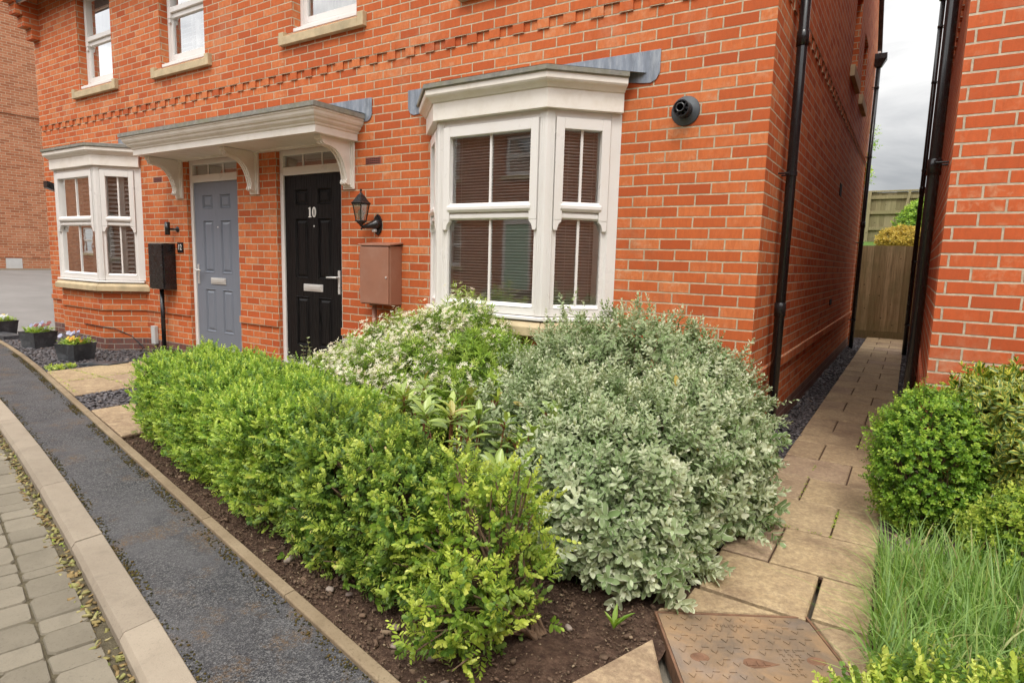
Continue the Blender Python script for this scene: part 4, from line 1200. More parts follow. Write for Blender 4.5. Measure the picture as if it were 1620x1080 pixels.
# ---- front doors
def door(x0, x1, col, hinge):
    """leaf with six raised-and-fielded panels, frame, fanlight, furniture"""
    d0, d1 = x0+.060, x1-.060            # leaf edges
    zb, zt = .185, 2.168
    Y = .062
    mb = MB()
    pc = (d0+d1)/2
    pw = .205 if True else .2
    cols = [(pc-.178-pw/2, pc-.178+pw/2), (pc+.178-pw/2, pc+.178+pw/2)]
    rows = [(.375, .905), (1.095, 1.725), (1.86, 2.025)]
    A = sorted({d0, d1, *[q for c in cols for q in c]}); Z = sorted({zb, zt, *[q for r_ in rows for q in r_]})
    for i in range(len(A)-1):
        for j in range(len(Z)-1):
            ca, cz = (A[i]+A[i+1])/2, (Z[j]+Z[j+1])/2
            if any(c[0] < ca < c[1] for c in cols) and any(r_[0] < cz < r_[1] for r_ in rows): continue
            mb.quad((A[i], Y, Z[j]), (A[i+1], Y, Z[j]), (A[i+1], Y, Z[j+1]), (A[i], Y, Z[j+1]))
    for c in cols:
        for r_ in rows:
            rings = []
            for k, dy in ((0, 0), (.006, -.006), (.020, .012), (.026, .012), (.048, .001)):
                rings.append([(c[0]+k, Y+dy, r_[0]+k), (c[1]-k, Y+dy, r_[0]+k), (c[1]-k, Y+dy, r_[1]-k), (c[0]+k, Y+dy, r_[1]-k)])
            for p, q in zip(rings[:-1], rings[1:]):
                for i in range(4): mb.quad(p[i], p[(i+1) % 4], q[(i+1) % 4], q[i])
            mb.quad(*rings[-1])
    mb.quad((d0, Y, zb), (d0, Y, zt), (d0, Y+.04, zt), (d0, Y+.04, zb)); mb.quad((d1, Y, zb), (d1, Y+.04, zb), (d1, Y+.04, zt), (d1, Y, zt))
    mb.quad((d0, Y, zt), (d1, Y, zt), (d1, Y+.04, zt), (d0, Y+.04, zt))
    dr = mb.build('door', col, house)
    mb = MB()
    F = .045
    mb.box(x0+.001, F, .15, d0-.004, .12, 2.431); mb.box(d1+.004, F, .15, x1-.001, .12, 2.431)
    mb.box(d0-.004, F+.001, zt+.005, d1+.004, .12, 2.258); mb.box(d0-.004, F+.001, 2.378, d1+.004, .12, 2.431)
    mb.build('door_frame', M['pvc'], dr, bevel=0.004)
    mb = MB(); mb.box(x0, F-.02, .13, x1, .13, .1495); mb.box(d0-.004, F+.01, .1496, d1+.004, .11, .182); mb.build('threshold', M['chrome'], dr, bevel=.003)
    mb = MB(); mb.quad((d0-.004, .075, 2.258), (d1+.004, .075, 2.258), (d1+.004, .075, 2.378), (d0-.004, .075, 2.378)); mb.build('fanlight', M['glass'], dr)
    mb = MB()
    W = d1-d0
    for k in (.333, .667):
        mb = MB(); mb.box(d0+W*k-.009, .068, 2.2585, d0+W*k+.009, .074, 2.3775); mb.build('glazing_bar', M['pvc'], dr)
    # letter plate
    mb = MB(); cx = pc
    mb.box(cx-.150, Y-.010, .965, cx+.150, Y+.002, 1.040); mb.box(cx-.125, Y-.016, .982, cx+.125, Y-.0095, 1.026)
    mb.build('letterbox', M['chrome'], dr, bevel=.004)
    # lever handle on a long plate
    mb = MB(); hx = d1-.045 if hinge == 'L' else d0+.045; sg = -1 if hinge == 'L' else 1
    mb.box(hx-.016, Y-.010, .955, hx+.016, Y+.001, 1.195)
    mb.tube([(hx, Y-.008, 1.125), (hx, Y-.055, 1.125), (hx+sg*.02, Y-.062, 1.125), (hx+sg*.13, Y-.058, 1.122)], [.011, .010, .0105, .0085], 10)
    mb.lathe([(0, 0), (.009, 0), (.009, .006), (0, .006)], (0, 0, 0), 12, T=lambda X, Yy, Z: (hx+X, Y-.010-Z, 1.03+Yy))
    mb.build('handle', M['chrome'], dr, bevel=.003, smooth=False)
    mb = MB(); mb.lathe([(0, 0.004), (.007, .004), (.010, .002), (.011, 0)], (0, 0, 0), 14, T=lambda X, Yy, Z: (pc+.02+X, Y-.001-Z, 1.642+Yy)); mb.build('spyhole', M['chrome'], dr)
    return dr, pc, Y
dr, pc, Y = door(*DOORS[0], M['greydoor'], 'R'); dr['label'] = 'slate grey panelled door'
dr, pc, Y = door(*DOORS[1], M['blackdoor'], 'L'); dr['label'] = 'black woodgrain door numbered 10'
# serif figures 1 and 0
mb = MB()
def fig(poly): mb.prism(poly, 0, .006, T=lambda X, Z, D: (pc-.005+X, Y-.0005-D, 1.785+Z))
fig([(-.058, -.052), (-.012, -.052), (-.012, -.045), (-.024, -.042), (-.024, .052), (-.034, .052), (-.058, .040), (-.058, .034), (-.044, .037), (-.044, -.042), (-.058, -.045)])
n = 24
ro = [(.031+.029*math.cos(2*math.pi*k/n), .053*math.sin(2*math.pi*k/n)) for k in range(n)]
ri = [(.031+.0115*math.cos(2*math.pi*k/n), .043*math.sin(2*math.pi*k/n)) for k in range(n)]
for k in range(n):
    k2 = (k+1) % n
    fig([ro[k], ro[k2], ri[k2], ri[k]])
mb.build('door_number', M['white'], dr)

# ---- air bricks and flue on the wall
for x0, x1, z0, z1 in ((-3.594, -3.388, 2.2045, 2.270), (-7.40, -7.195, 2.2045, 2.270)):
    mb = MB()
    mb.box(x0, -.0025, z0, x1, .01, z1)
    for i in range(7):
        for j in range(3):
            a = x0+.012+i*(x1-x0-.024)/7; c = z0+.008+j*(z1-z0-.012)/3
            mb.box(a, -.004, c, a+(x1-x0-.024)/7-.007, -.0024, c+.010, 1)
    mb.build('air_brick', [M['terracotta'], M['dark']], house)
mb = MB()
TF = lambda X, Yy, Z: (-.542+X, -Z, 2.382+Yy)
mb.lathe([(.0, .001), (.098, .001), (.098, .006), (.090, .011), (.072, .016), (.062, .028), (.056, .030)], (0, 0, 0), 40, T=TF)
flue = mb.build('flue_terminal', simple('grey_rubber', (0.055, 0.065, 0.075), .55, var=.2), house, smooth=True)
mb = MB()
mb.lathe([(.056, .02), (.056, .10), (.053, .103), (.047, .103), (.047, .03), (.0, .03)], (0, 0, 0), 40, T=TF)
mb.lathe([(.030, .03), (.030, .125), (.026, .127), (.022, .125), (.022, .035)], (0, 0, 0), 32, T=TF)
for k in range(8):
    a = k*math.pi/4
    mb.box(-.006, .028, .09, .006, .054, .095, T=lambda X, R_, Z, a=a: TF(R_*math.cos(a)-X*math.sin(a), R_*math.sin(a)+X*math.cos(a), Z))
mb.build('flue_pipe', M['blackplastic'], flue)
# small vents in the side wall
for y, z, hh in ((4.55, 2.33, .15), (4.6, .93, .075)):
    mb = MB(); mb.box(0.0, y-.11, z-hh/2, .008, y+.11, z+hh/2); mb.build('air_brick', M['dark'], house, bevel=.003)

# ------------------------------------------------------------------ house across the passage, on the right
rh = empty('brick_house', (4.0, 4.0, 0), 'orange brick house corner at the right edge, beyond the narrow side path', 'house')
RX = 0.978
mb = MB()
FR = lambda o: (lambda a, d, z: (a, -o+d, z))
mb.wall(FR(0), RX, 7.0, -0.08, 0.17, [], .1, 1)
mb.wall(FR(0), RX, 7.0, 0.17, ZD1, [(3.4, 4.6, .95, 2.3)], .1, 0)
mb.wall(FR(UP), RX-UP, 7.0, ZD1, ZE, [(3.4, 4.6, 3.5, 4.8)], .1, 0)
SR = lambda o: (lambda a, d, z: (RX-o+d, -a, z))
mb.wall(SR(0), -7.9, 0, -0.08, 0.17, [], .1, 1)
mb.wall(SR(0), -7.9, 0, 0.17, ZD1, [], .1, 0)
mb.wall(SR(UP), -7.9, UP, ZD1, ZE, [], .1, 0)
mb.quad((RX-UP, -UP, ZD1), (RX-UP, 7.9, ZD1), (RX, 7.9, ZD1), (RX, -UP, ZD1))
mb.quad((RX-UP, -UP, ZD1), (RX, 0, ZD1), (7.0, 0, ZD1), (7.0, -UP, ZD1))
mb.wall(lambda a, d, z: (-a, 7.9, z), -7.0, -RX+UP, -.1, ZE, [], .1, 0)
mb.wall(lambda a, d, z: (7.0, a, z), -UP, 7.9, -.1, ZE, [], .1, 0)
y = 0.11
while y < 7.8:
    mb.box(RX-UP+.002, y-.051, ZD0, RX+.003, y+.051, ZD1-.001); y += .225
x = RX+.11
while x < 6.9:
    mb.box(x-.051, -UP+.002, ZD0, x+.051, .003, ZD1-.001); x += .225
mb.box(RX-.02, 0.0, .575, RX+.001, 7.9, .65)
mb.add([(RX-UP, -UP, ZE), (RX-UP, 7.9, ZE), (RX-UP, 3.95, ZE+3.2)][::-1], [(0, 1, 2)], 0)
mb.v = [(a, b, c) for a, b, c in mb.v]
mb.build('wall', [M['brick_right'], M['blue_brick']], rh, brickuv=True)
for z0, z1 in ((.95, 2.3), (3.5, 4.8)):
    sash_window(lambda u_, o, z: (3.4+u_, .085-o, z), 1.2, z0, z1, rh, (z0+z1)/2, None, 'curtain')
mb = MB()
zy2 = lambda yy: ZE+.06+3.2/3.95*(yy if yy < 3.95 else 7.9-yy)
for y0, y1 in ((-ov, 3.95), (3.95, 7.9+ov)):
    a, b = zy2(y0), zy2(y1)
    mb.box(RX-UP-.05, y0, 0, 7.1, y1, .1, T=lambda X, Y_, Z, y0=y0, y1=y1, a=a, b=b: (X, Y_, a+(b-a)*(Y_-y0)/(y1-y0)+Z))
mb.build('roof', M['tiles'], rh)
mb = MB(); mb.box(RX-UP-.04, -ov+.02, ZE-.16, 7.05, -ov+.045, ZE+.02); mb.build('fascia_board', M['pvc'], rh)
mb = MB(); mb.box(RX-UP-.04, -ov+.046, ZE-.03, 7.05, -UP, ZE-.01)
mb.build('soffit_board', M['pvc'], rh)

# ------------------------------------------------------------------ neighbour on the far left: gable wall above the sloping drive
nb = empty('brick_house', (-24, 6, .6), 'duller brown brick gable wall beyond the sloping drive at the left edge', 'house')
mb = MB()
NX = -21.8
mb.wall(lambda a, d, z: (NX-d, a, z), -5.0, 9.0, 1.02, 7.5, [], .1, 0)
mb.box(NX-.3, -5.0, .45, NX+.03, 9.0, 1.02)
mb.box(NX-.3, -5.0, 1.02, NX+.045, 9.0, 1.06)
mb.box(NX-.1, -5.0, 5.2, NX+.028, 9.0, 5.28)
mb.wall(lambda a, d, z: (a, -5.0+d, z), NX-9, NX, .3, 7.5, [], .1, 0)
mb.wall(lambda a, d, z: (-a, 9.0-d, z), -NX, -NX+9, .3, 7.5, [], .1, 0)
mb.add([(NX, -5, 7.5), (NX, 9, 7.5), (NX, 2, 11.5)], [(0, 1, 2)], 0)
mb.build('wall', M['brick_brown'], nb, brickuv=True)
mb = MB()
for y0, y1, a, b in ((-5.4, 2.0, 7.3, 11.6), (2.0, 9.4, 11.6, 7.3)):
    mb.box(NX-9, y0, 0, NX+.15, y1, .12, T=lambda X, Y_, Z, y0=y0, y1=y1, a=a, b=b: (X, Y_, a+(b-a)*(Y_-y0)/(y1-y0)+Z))
mb.build('roof', M['tiles'], nb)
mb = MB(); mb.box(NX, 3.05, .66, NX+.05, 3.45, 1.0); mb.build('meter_hatch', M['greybox'], nb)
mb = MB(); mb.box(NX-.2, -5, .5, NX+.12, 9.0, .70); mb.build('kerb_strip', M['kerb'], nb, rnd=[.5]*6)

# ------------------------------------------------------------------ house over the road (seen in the window glass)
OY, OZ = -12.6, 0.30
oh = empty('brick_house', (-7, OY-3, 0), 'brown brick house across the road, reflected in the bay window glass', 'house')
mb = MB()
TO = lambda a, d, z: (-a, OY-d, z)
oh_holes = [(8.95, 10.0, OZ+.15, 2.62), (9.0, 9.95, 3.9, 5.1), (6.0, 7.6, 1.1, 2.5), (6.0, 7.0, 3.9, 5.1), (11.6, 13.0, 1.1, 2.5), (11.7, 12.7, 3.9, 5.1), (-1.2, .2, 1.1, 2.5), (-1., 0., 3.9, 5.1), (2.0, 3.0, 3.9, 5.1), (1.9, 3.1, 1.1, 2.5), (-7.0, -6.0, 3.9, 5.1), (-10.4, -9.4, 3.9, 5.1), (-7.2, -5.8, 1.1, 2.5), (28.0, 29.2, 1.1, 2.5), (33.0, 34.2, 1.1, 2.5), (33.0, 34.0, 3.9, 5.1), (37.0, 38.2, 1.1, 2.5), (40.0, 41.0, 3.9, 5.1)]
mb.wall(TO, -18, 46, -.1, 5.6, oh_holes, .1, 0)
mb.wall(lambda a, d, z: (18.0, -a, z), -OY, -OY+7, -.1, 5.6, [], .1, 0)
mb.wall(lambda a, d, z: (-46, a, z), OY-7, OY, -.1, 5.6, [], .1, 0)
mb.build('wall', M['brick_brown'], oh, brickuv=True)
mb = MB(); 
for y0, y1, a, b in ((OY+.4, OY-3.5, 5.5, 8.6), (OY-3.5, OY-7.4, 8.6, 5.5)):
    mb.quad((-46.3, y0, a), (18.3, y0, a), (18.3, y1, b), (-46.3, y1, b))
mb.build('roof', M['tiles'], oh)
for (b0, b1, z0, z1) in oh_holes[1:]:
    win = sash_window(lambda u_, o, z, b0=b0: (-b0-u_, OY-.09+o, z), b1-b0, z0, z1, oh, (z0+z1)/2, None, 'curtain')
    mb = MB(); mb.box(-b1-.1, OY-.09, z0-.12, -b0+.1, OY+.06, z0-.002); mb.build('window_sill', M['stone'], win)
mb = MB(); mb.box(-9.9, OY-.08, OZ+.17, -9.05, OY-.04, 2.45)
for c0, c1 in ((-9.8, -9.52), (-9.43, -9.15)):
    for z0, z1 in ((.55, 1.15), (1.3, 1.9), (2.05, 2.3)): mb.box(c0, OY-.04, z0, c1, OY-.03, z1)
dr2 = mb.build('door', M['palegreen'], oh, bevel=.004)
mb = MB(); mb.box(-9.998, OY-.09, OZ+.15, -9.9, OY-.02, 2.618); mb.box(-9.05, OY-.09, OZ+.15, -8.952, OY-.02, 2.618); mb.box(-9.9, OY-.09, 2.45, -9.05, OY-.02, 2.618)
mb.build('door_frame', M['pvc'], dr2)
mb = MB(); mb.box(-10.1, OY+.0, -.1, -8.85, OY+.9, OZ+.14); mb.build('doorstep', M['kerb'], oh, rnd=[.5]*6)

th = empty('brick_house', (14, -9, 0), 'brick house round the corner to the right, reflected in the angled bay pane', 'house')
mb = MB()
mb.wall(lambda a, d, z: (11.0+d, -a, z), 3.2, 15.0, -.1, 5.6, [(4.6, 5.8, 1.1, 2.4), (4.7, 5.7, 3.8, 5.0), (8.0, 9.0, 3.8, 5.0), (8.0, 9.4, 1.1, 2.4)], .1, 0)
mb.wall(lambda a, d, z: (-a, -3.2-d, z), -18, -11, -.1, 5.6, [], .1, 0)
mb.wall(lambda a, d, z: (a, -15.0+d, z), 11, 18, -.1, 5.6, [], .1, 0)
mb.build('wall', M['brick_brown'], th, brickuv=True)
mb = MB()
for x0, x1, a, b in ((10.6, 14.5, 5.5, 8.8), (14.5, 18.4, 8.8, 5.5)): mb.quad((x0, -15.3, a), (x1, -15.3, b), (x1, -2.9, b), (x0, -2.9, a))
mb.build('roof', M['tiles'], th)
for b0, b1, z0, z1 in ((4.6, 5.8, 1.1, 2.4), (4.7, 5.7, 3.8, 5.0), (8.0, 9.0, 3.8, 5.0), (8.0, 9.4, 1.1, 2.4)):
    sash_window(lambda u_, o, z, b0=b0: (11.09-o, -b0-u_, z), b1-b0, z0, z1, th, (z0+z1)/2, None, 'curtain')

# ------------------------------------------------------------------ fences and bank at the end of the passage
def fence(name, x0, x1, y, zb, zt, mat, label, bw=.105, posts=(), rails=False):
    root = empty(name, ((x0+x1)/2, y, zb), label, 'fence')
    mb = MB(); x = x0; i = 0; rn = []
    while x < x1:
        w_ = bw*random.uniform(.94, 1.06)
        ztt = zt+random.uniform(-.008, .008)
        # feather edge: thin on one side, thick on the other, lapping the next board
        vs = [(x, y+.012, zb+.15), (x+w_+.012, y-.004, zb+.15), (x+w_+.012, y+.014, zb+.15), (x, y+.018, zb+.15)]
        mb.add(vs+[(a, b, ztt) for a, b, _ in vs], [(0, 3, 2, 1), (4, 5, 6, 7), (0, 1, 5, 4), (1, 2, 6, 5), (2, 3, 7, 6), (3, 0, 4, 7)])
        rn += [random.random()]*6; x += w_; i += 1
    mb.build('boards', mat, root, rnd=rn)
    mb = MB(); mb.box(x0, y-.012, zb-.05, x1, y+.02, zb+.149); mb.build('gravel_board', mat, root, rnd=[.1]*6)
    for px in posts:
        mb = MB(); mb.box(px-.05, y-.07, zb-.1, px+.05, y-.013, zt+.03); mb.build('post', mat, root, rnd=[.8]*6)
    if rails:
        for z in (zb+.35, (zb+zt)/2+.1, zt-.18):
            mb = MB(); mb.box(x0, y-.045, z, x1, y-.013, z+.09); mb.build('rail', mat, root, rnd=[.6]*6)
        mb = MB(); mb.box(x0, y-.05, zt+.012, x1, y+.04, zt+.05); mb.build('capping_rail', mat, root, rnd=[.9]*6)
    return root
fence('board_fence', -2.6, 3.4, 9.95, 0.0, 1.83, M['timber'], 'brown feather-edge board fence closing the far end of the passage')
bf = fence('board_fence', -6.0, 6.0, 16.0, 2.12, 3.50, M['timber2'], 'paler board fence with rails, high on the bank behind the lower fence', .12, (-2.2, -.36, 1.8), True)
mb = MB(); mb.box(-.03, 0, 0, .03, .05, 1.45, T=lambda X, Y_, Z: (.42+X+Z*.12, 15.9+Y_, 2.05+Z)); mb.build('brace', M['timber2'], bf, rnd=[.9]*6)
g = MB()
for (ya, za), (yb, zb) in zip(((10.1, 1.55), (11.5, 1.80), (13.5, 1.98), (16.2, 2.16)), ((11.5, 1.80), (13.5, 1.98), (16.2, 2.16), (40, 3.0))):
    g.quad((-14, ya, za), (14, ya, za), (14, yb, zb), (-14, yb, zb))
g.quad((-14, 10.1, -.1), (14, 10.1, -.1), (14, 10.1, 1.55), (-14, 10.1, 1.55))
tag(g.build('bank', M['lawn']), kind='structure')

# ------------------------------------------------------------------ downpipes
def downpipe(x, y, rr, z0, z1, wall_d, label, brackets, hopper=None, joints=()):
    """wall_d: unit vector (x,y) towards the wall, and distance to it"""
    root = empty('downpipe', (x, y, z0), label, 'downpipe', None)
    mb = MB(); mb.tube([(x, y, z0), (x, y, z1)], rr, 20); mb.build('pipe', M['blackpipe'], root, smooth=False)
    bpy_sm(root.children[0])
    for z in joints:
        mb = MB(); mb.tube([(x, y, z-.05), (x, y, z+.045), (x, y, z+.05)], [rr+.006, rr+.006, rr+.001], 20); bpy_sm(mb.build('socket', M['blackpipe'], root))
    dx, dy, ds = wall_d
    for z in brackets:
        mb = MB(); mb.tube([(x, y, z-.014), (x, y, z+.014)], rr+.005, 20)
        px, py = -dy, dx
        for s_ in (-1, 1):
            mb.box(-.004, 0, -.014, .004, rr+.032, .014, T=lambda a, b, c, s_=s_: (x+px*(s_*b)+dx*(a), y+py*(s_*b)+dy*a, z+c))
            mb.tube([(x+px*s_*(rr+.024), y+py*s_*(rr+.024), z), (x+px*s_*(rr+.024)+dx*ds, y+py*s_*(rr+.024)+dy*ds, z)], .006, 8)
        mb.build('bracket', M['blackpipe'], root)
    if hopper:
        hz = hopper
        mb = MB()
        lo = [(-.045, -.045), (.045, -.045), (.045, .045), (-.045, .045)]; hi = [(-.11, -.075), (.11, -.075), (.11, .075), (-.11, .075)]
        vs = [(x+a, y+b, hz) for a, b in lo]+[(x+a*1., y+b, hz+.12) for a, b in hi]+[(x+a, y+b, hz+.2) for a, b in hi]
        fs = [(3, 2, 1, 0)]+[(i, (i+1) % 4, 4+(i+1) % 4, 4+i) for i in range(4)]+[(4+i, 4+(i+1) % 4, 8+(i+1) % 4, 8+i) for i in range(4)]
        mb.add(vs, fs); mb.build('hopper', M['blackpipe'], root, bevel=.004)
    return root
def bpy_sm(o):
    me = o.data
    me.polygons.foreach_set('use_smooth', [len(p.vertices) == 4 for p in me.polygons])
    return o
downpipe(.075, .50, .034, .0, 4.95, (-1, 0, .075), 'near black downpipe at the front corner of the orange house, behind the grey shrub', (.22, 2.0, 3.9), None, (1.05, 2.9))
downpipe(.078, 7.75, .034, .0, 4.72, (-1, 0, .078), 'far black downpipe with a hopper at the back corner, left side of the passage', (.5, 1.8, 3.2, 4.3), 4.62, (2.1,))
downpipe(.905, .50, .034, .0, 4.95, (1, 0, .073), 'thick looking black downpipe close to the right house corner, behind the round bush', (.35, 2.02, 3.9), None, (2.0,))
downpipe(.86, 7.4, .034, .0, 5.5, (1, 0, .118), 'slender black downpipe farther along the right wall, in front of the fence', (.5, 1.5, 2.9, 4.2, 5.0), 5.38, (2.6,))

# ------------------------------------------------------------------ things fixed to the front wall
mc = empty('meter_cabinet', (-3.30, -.09, .9), 'terracotta brown meter cabinet with a pipe, between black door and bay window', 'meter cabinet')
mb = MB(); mb.box(-3.505, -.155, .905, -3.125, -.001, 1.445); mb.build('cabinet', M['brownbox'], mc, bevel=.008)
mb = MB(); mb.box(-3.497, -.172, .915, -3.133, -.156, 1.435)
mb.lathe([(0, .004), (.012, .004), (.014, 0)], (0, 0, 0), 12, T=lambda X, Y_, Z: (-3.16+X, -.172-Z, 1.16+Y_))
mb.build('cabinet_door', M['brownbox'], mc, bevel=.005)
for z in (1.02, 1.33):
    mb = MB(); mb.tube([(-3.502, -.168, z-.03), (-3.502, -.168, z+.03)], .007, 8); mb.build('hinge', M['brownbox'], mc)
mb = MB(); mb.lathe([(0, .003), (.008, .003), (.009, 0)], (0, 0, 0), 12, T=lambda X, Y_, Z: (-3.16+X, -.1765-Z, 1.16+Y_)); mb.build('lock', M['chrome'], mc)
mb = MB(); mb.box(-3.52, -.178, 1.4455, -3.11, 0, 1.462, T=lambda X, Y_, Z: (X, Y_, Z+(Y_+.17)*.12)); mb.build('lid', M['brownbox'], mc, bevel=.004)
mb = MB(); mb.tube([(-3.405, -.075, .906), (-3.405, -.075, .0)], .022, 14); mb.box(-3.445, -.1, .885, -3.365, -.05, .908); bpy_sm(mb.build('gas_pipe', M['brownbox'], mc))
mc = empty('meter_cabinet', (-7.12, -.08, .85), 'glossy black meter cabinet on a black pole beside the grey door', 'meter cabinet')
mb = MB(); mb.box(-7.29, -.155, .865, -6.955, -.001, 1.44); mb.build('cabinet', M['blackplastic'], mc, bevel=.008)
mb = MB(); mb.box(-7.283, -.17, .873, -6.962, -.156, 1.432); mb.lathe([(0, .004), (.012, .004), (.014, 0)], (0, 0, 0), 12, T=lambda X, Y_, Z: (-6.99+X, -.17-Z, 1.16+Y_)); mb.build('cabinet_door', M['blackplastic'], mc, bevel=.005)
mb = MB(); mb.tube([(-7.19, -.07, .865), (-7.19, -.07, .09)], .026, 14); bpy_sm(mb.build('pole', M['blackplastic'], mc))
mb = MB(); mb.prism([(-7.33, -.16), (-6.88, -.16), (-6.88, -.005), (-7.33, -.005)], 0.0, .10); mb.build('base_box', M['blackplastic'], mc, bevel=.02)
mb = MB(); mb.box(-3.885, -.045, .385, -3.735, -.001, .525); o = mb.build('wall_box', M['greybox'], None, bevel=.006)
tag(o, 'small pale grey plastic box low on the wall right of the black door', 'utility box')
mb = MB(); mb.box(-7.55, -.05, .12, -7.455, -.001, .36); o = mb.build('wall_box', M['greybox'], None, bevel=.006)
tag(o, 'slim pale grey box low on the wall left of the black pole', 'utility box')

np_ = empty('number_plaque', (-6.83, -.01, 1.39), 'small black plaque with white number 12 beside the grey door', 'house number')
mb = MB(); mb.box(-6.895, -.012, 1.33, -6.770, -.001, 1.455); mb.build('plate', M['blackplastic'], np_, bevel=.003)
text_mesh('12', .098, .0012, lambda X, D, Z: (-6.8325+X, -.0135-D, 1.392+Z), 'numerals', M['white'], np_, xs=.85)

sp = empty('wall_spotlight', (-6.93, -.03, 1.62), 'black tubular spotlight on the wall above the black cabinet', 'wall light')
mb = MB(); mb.tube([(-6.955, -.09, 1.54), (-6.955, -.09, 1.70)], .030, 20); bpy_sm(mb.build('lamp_body', M['blackplastic'], sp))
mb = MB(); mb.tube([(-6.955, -.06, 1.615), (-6.90, -.02, 1.615), (-6.88, -.001, 1.615)], .012, 10)
mb.lathe([(0, .012), (.034, .012), (.036, 0)], (0, 0, 0), 20, T=lambda X, Y_, Z: (-6.885+X, -Z, 1.615+Y_)); bpy_sm(mb.build('wall_mount', M['blackplastic'], sp))
sc_ = empty('security_light', (-9.72, -.08, 2.19), 'small black security light on the wall left of the shuttered bay', 'wall light')
mb = MB(); mb.box(-.07, -.17, -.05, .07, .0, .05, T=lambda X, Y_, Z: (-9.86+X, -.10+Y_, 2.20+Z-Y_*.35)); mb.build('lamp_head', M['blackplastic'], sc_, bevel=.012)
mb = MB(); mb.tube([(-9.86, -.12, 2.19), (-9.86, -.001, 2.10)], .016, 10); mb.build('arm', M['blackplastic'], sc_)

# six-sided coach lantern, leaning out from its back plate
ln = empty('wall_lantern', (-3.44, -.1, 1.72), 'black six-sided coach lantern with clear panes on the wall by the black door', 'lantern')
lx, ly = -3.485, -.165
def hexr(rr, z, a0=0.26): return [(lx+rr*math.cos(a0+k*math.pi/3), ly+rr*math.sin(a0+k*math.pi/3), z) for k in range(6)]
def rings(mb, L, cap=True):
    k = len(L)
    mb.add([p for rg in L for p in rg], [(i*6+j, i*6+(j+1) % 6, (i+1)*6+(j+1) % 6, (i+1)*6+j) for i in range(k-1) for j in range(6)]+([tuple(range(5, -1, -1)), tuple((k-1)*6+j for j in range(6))] if cap else []))
mb = MB(); rings(mb, [hexr(.100, 1.826), hexr(.102, 1.832), hexr(.085, 1.842), hexr(.060, 1.872), hexr(.034, 1.905), hexr(.020, 1.912), hexr(.014, 1.925)])
mb.lathe([(.004, 1.92), (.008, 1.93), (.006, 1.938), (.012, 1.945), (.011, 1.955), (.004, 1.962), (0, 1.963)], (lx, ly, 0), 12)
mb.build('lantern_roof', M['blackplastic'], ln)
mb = MB()
tp, bt = hexr(.086, 1.824), hexr(.052, 1.672)
for k in range(6): mb.tube([bt[k], tp[k]], .0045, 6)
for rg, z in ((hexr(.09, 0), 1.822), (hexr(.056, 0), 1.670)):
    for k in range(6):
        a, b = rg[k], rg[(k+1) % 6]; mb.tube([(a[0], a[1], z), (b[0], b[1], z)], .0055, 6)
mb.build('frame', M['blackplastic'], ln)
mb = MB()
for k in range(6):
    k2 = (k+1) % 6; mb.quad(bt[k], bt[k2], tp[k2], tp[k])
mb.build('pane', glass_mat('lantern_glass', (.80, .80, .76)), ln)
mb = MB(); mb.lathe([(.012, 1.672), (.012, 1.70), (.022, 1.715), (.028, 1.74), (.022, 1.765), (.008, 1.778), (0, 1.779)], (lx, ly, 0), 14)
bpy_sm(mb.build('bulb', simple('bulb_glass', (.75, .74, .70), .2), ln))
mb = MB(); rings(mb, [hexr(.060, 1.668), hexr(.050, 1.660), hexr(.030, 1.645), hexr(.016, 1.636), hexr(.016, 1.626)])
mb.tube([(lx, ly, 1.632), (lx+.005, ly+.02, 1.618), (lx+.03, ly+.085, 1.635), (lx+.045, ly+.13, 1.648), (lx+.055, ly+.16, 1.65)], [.013, .016, .028, .046, .058], 14)
mb.lathe([(.006, -.02), (.010, -.005), (.006, .0)], (lx, ly+.005, 1.61), 10)
bpy_sm(mb.build('arm', M['blackplastic'], ln))
mb = MB()
pl = [(0.056*math.cos(t)*(1 if abs(math.sin(t)) < .8 else .86), .098*math.sin(t)) for t in np.linspace(0, 2*math.pi, 24, endpoint=False)]
mb.prism(pl, 0, .016, T=lambda X, Z, D: (lx+.058+X, -.0005-D, 1.645+Z)); mb.build('back_plate', M['blackplastic'], ln, bevel=.006)
mb = MB(); mb.box(lx+.030, -.062, 1.575, lx+.062, -.02, 1.602); mb.build('sensor', M['greybox'], ln, bevel=.006)

# ------------------------------------------------------------------ manhole cover
def RT(X, Y_, Z):           # cover frame: X along its upper edge, Y into the plate
    a = math.atan2(.31, .504); c, s_ = math.cos(a), math.sin(a)
    return (.131+X*c+Y_*s_, -2.074+X*s_-Y_*c, Z)
mh = empty('manhole_cover', (.49, -2.12, 0), 'rusty iron manhole cover with raised chevrons let into the stone slabs', 'manhole cover')
W_, D_ = .592, .455
mb = MB()
mb.box(0, 0, -.06, W_, .010, .012, T=RT); mb.box(0, D_-.010, -.06, W_, D_, .012, T=RT); mb.box(0, .010, -.06, .010, D_-.010, .012, T=RT); mb.box(W_-.010, .010, -.06, W_, D_-.010, .012, T=RT)
mb.build('frame', M['rustdark'], mh, bevel=.002)
mb = MB(); c_ = .05
oc = [(.012, .012), (W_-.012-c_*.6, .012), (W_-.012, .012+c_*.6), (W_-.012, D_-.012), (.012, D_-.012)]
mb.prism(oc, -.03, .010, T=RT)
rows_ = 0
yy = .045
